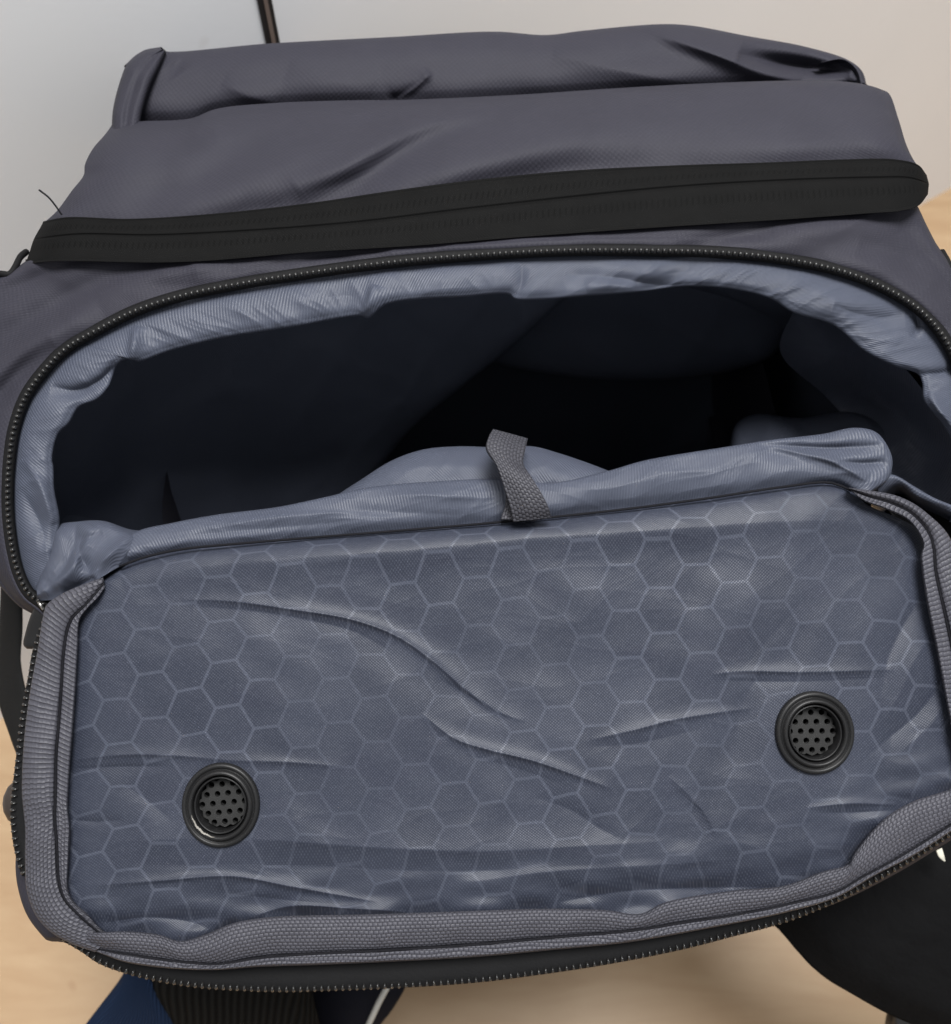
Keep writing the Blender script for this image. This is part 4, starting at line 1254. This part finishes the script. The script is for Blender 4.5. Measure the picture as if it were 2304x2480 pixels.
# left shoulder strap hanging under the flap: blue knit edge, black ribbed pad
sl = ribbon('shoulder_strap', [(560, 1500, .60), (520, 1900, .53), (420, 2220, .49), (360, 2350, .48), (415, 2460, .49), (470, 2600, .52), (560, 2750, .58), FP(600, 2830), FP(540, 3000)],
            [(900, 1500, .61), (880, 1900, .54), (800, 2220, .50), (740, 2350, .49), (760, 2460, .50), (820, 2600, .53), (900, 2750, .59), FP(930, 2830), FP(900, 3000)], M_PADRIB, .012, .012, n=160, m=60)
ribbon('strap_edging', [(330, 1900, .535), (330, 2220, .487), (318, 2350, .478), (212, 2480, .487), (120, 2600, .51), (100, 2720, .56), FP(110, 2810, .016), FP(60, 2960, .016)],
       [(520, 1900, .527), (430, 2220, .483), (366, 2352, .474), (432, 2480, .485), (480, 2600, .512), (560, 2720, .57), FP(590, 2810, .016), FP(540, 2960, .016)], M_BLUE, .006, .004, parent=sl, n=160, m=60)
# second strap beside it, navy with a pale piped edge
s2 = ribbon('shoulder_strap', [(650, 1500, .62), (700, 2000, .56), (680, 2350, .53), (690, 2480, .54), (700, 2700, .60), FP(710, 2790), FP(690, 2930)],
            [(1000, 1500, .62), (1010, 2000, .55), (990, 2350, .52), (955, 2420, .52), (880, 2520, .535), (820, 2700, .60), FP(830, 2790), FP(800, 2930)], M_NAVY, .008, .006, n=140, m=40)
tube('strap_piping', [(960, 2320, .512), (938, 2390, .512), (922, 2420, .512), (903, 2460, .514), (870, 2530, .525)], .0016, M_WHITE, s2)
# right shoulder strap: broad rough black pad
sr = ribbon('shoulder_strap', [(1500, 1500, .60), (1650, 1900, .52), (1800, 2120, .47), (1925, 2258, .445), (1990, 2325, .44), (2060, 2370, .438), (2170, 2430, .437), (2300, 2480, .44), (2420, 2530, .46), (2460, 2620, .55), FP(2440, 2720, .009), FP(2380, 2900, .009)],
            [(1900, 1400, .60), (2050, 1700, .52), (2200, 1900, .46), (2330, 1980, .435), (2400, 2020, .43), (2450, 2060, .428), (2540, 2120, .428), (2650, 2180, .432), (2760, 2280, .46), (2780, 2440, .56), FP(2760, 2600, .009), FP(2700, 2800, .009)], M_PAD, .014, .016, n=160, m=80, relief=.0004, seed=7)
ribbon('strap_webbing', [(2300, 2380, .47), (2185, 2425, .478), (2158, 2450, .48), (2150, 2490, .482), (2158, 2560, .49), (2200, 2700, .57), FP(2220, 2790, .004), FP(2190, 2930, .004)],
       [(2420, 2360, .47), (2300, 2420, .47), (2262, 2450, .472), (2250, 2490, .474), (2256, 2560, .482), (2300, 2700, .57), FP(2320, 2790, .004), FP(2290, 2930, .004)], M_TOOTH, .003, .006, parent=sr, n=80, m=20)
ribbon('care_label', [(2268, 2060, .400), (2274, 2075, .400), (2287, 2086, .401)], [(2281, 2054, .400), (2286, 2070, .400), (2289, 2085, .401)], M_LABELW, .0006, parent=sr, n=16, m=6)

# small things: loose thread and the dark edging at both shoulders of the shell
tube('loose_thread', [(150, 520, .352), (136, 500, .351), (118, 478, .350), (95, 460, .350)], .00035, M_THREAD, bag, 6)
tube('edge_piping', [(64, 610, .362), (50, 622, .356), (38, 645, .352), (24, 664, .350), (0, 663, .350), (-40, 668, .352)], .0012, M_BLACK, bag, 8)
tube('edge_piping', [(2280, 610, .358), (2296, 640, .354), (2306, 680, .352), (2320, 760, .352)], .0014, M_BLACK, bag, 8)

# lint caught on the cloth
tube('lint_fibre', [(1298, 232, .3795), (1303, 234, .3790), (1309, 233, .3795)], .00014, M_WHITE, bag, 5)

# dark seam where the flap lining is sewn to the hinge
tube('seam', [(x, y + 2, fd(y) + .0012) for x, y in SEAM[1:]], .00048, M_THREAD, bag, 6)
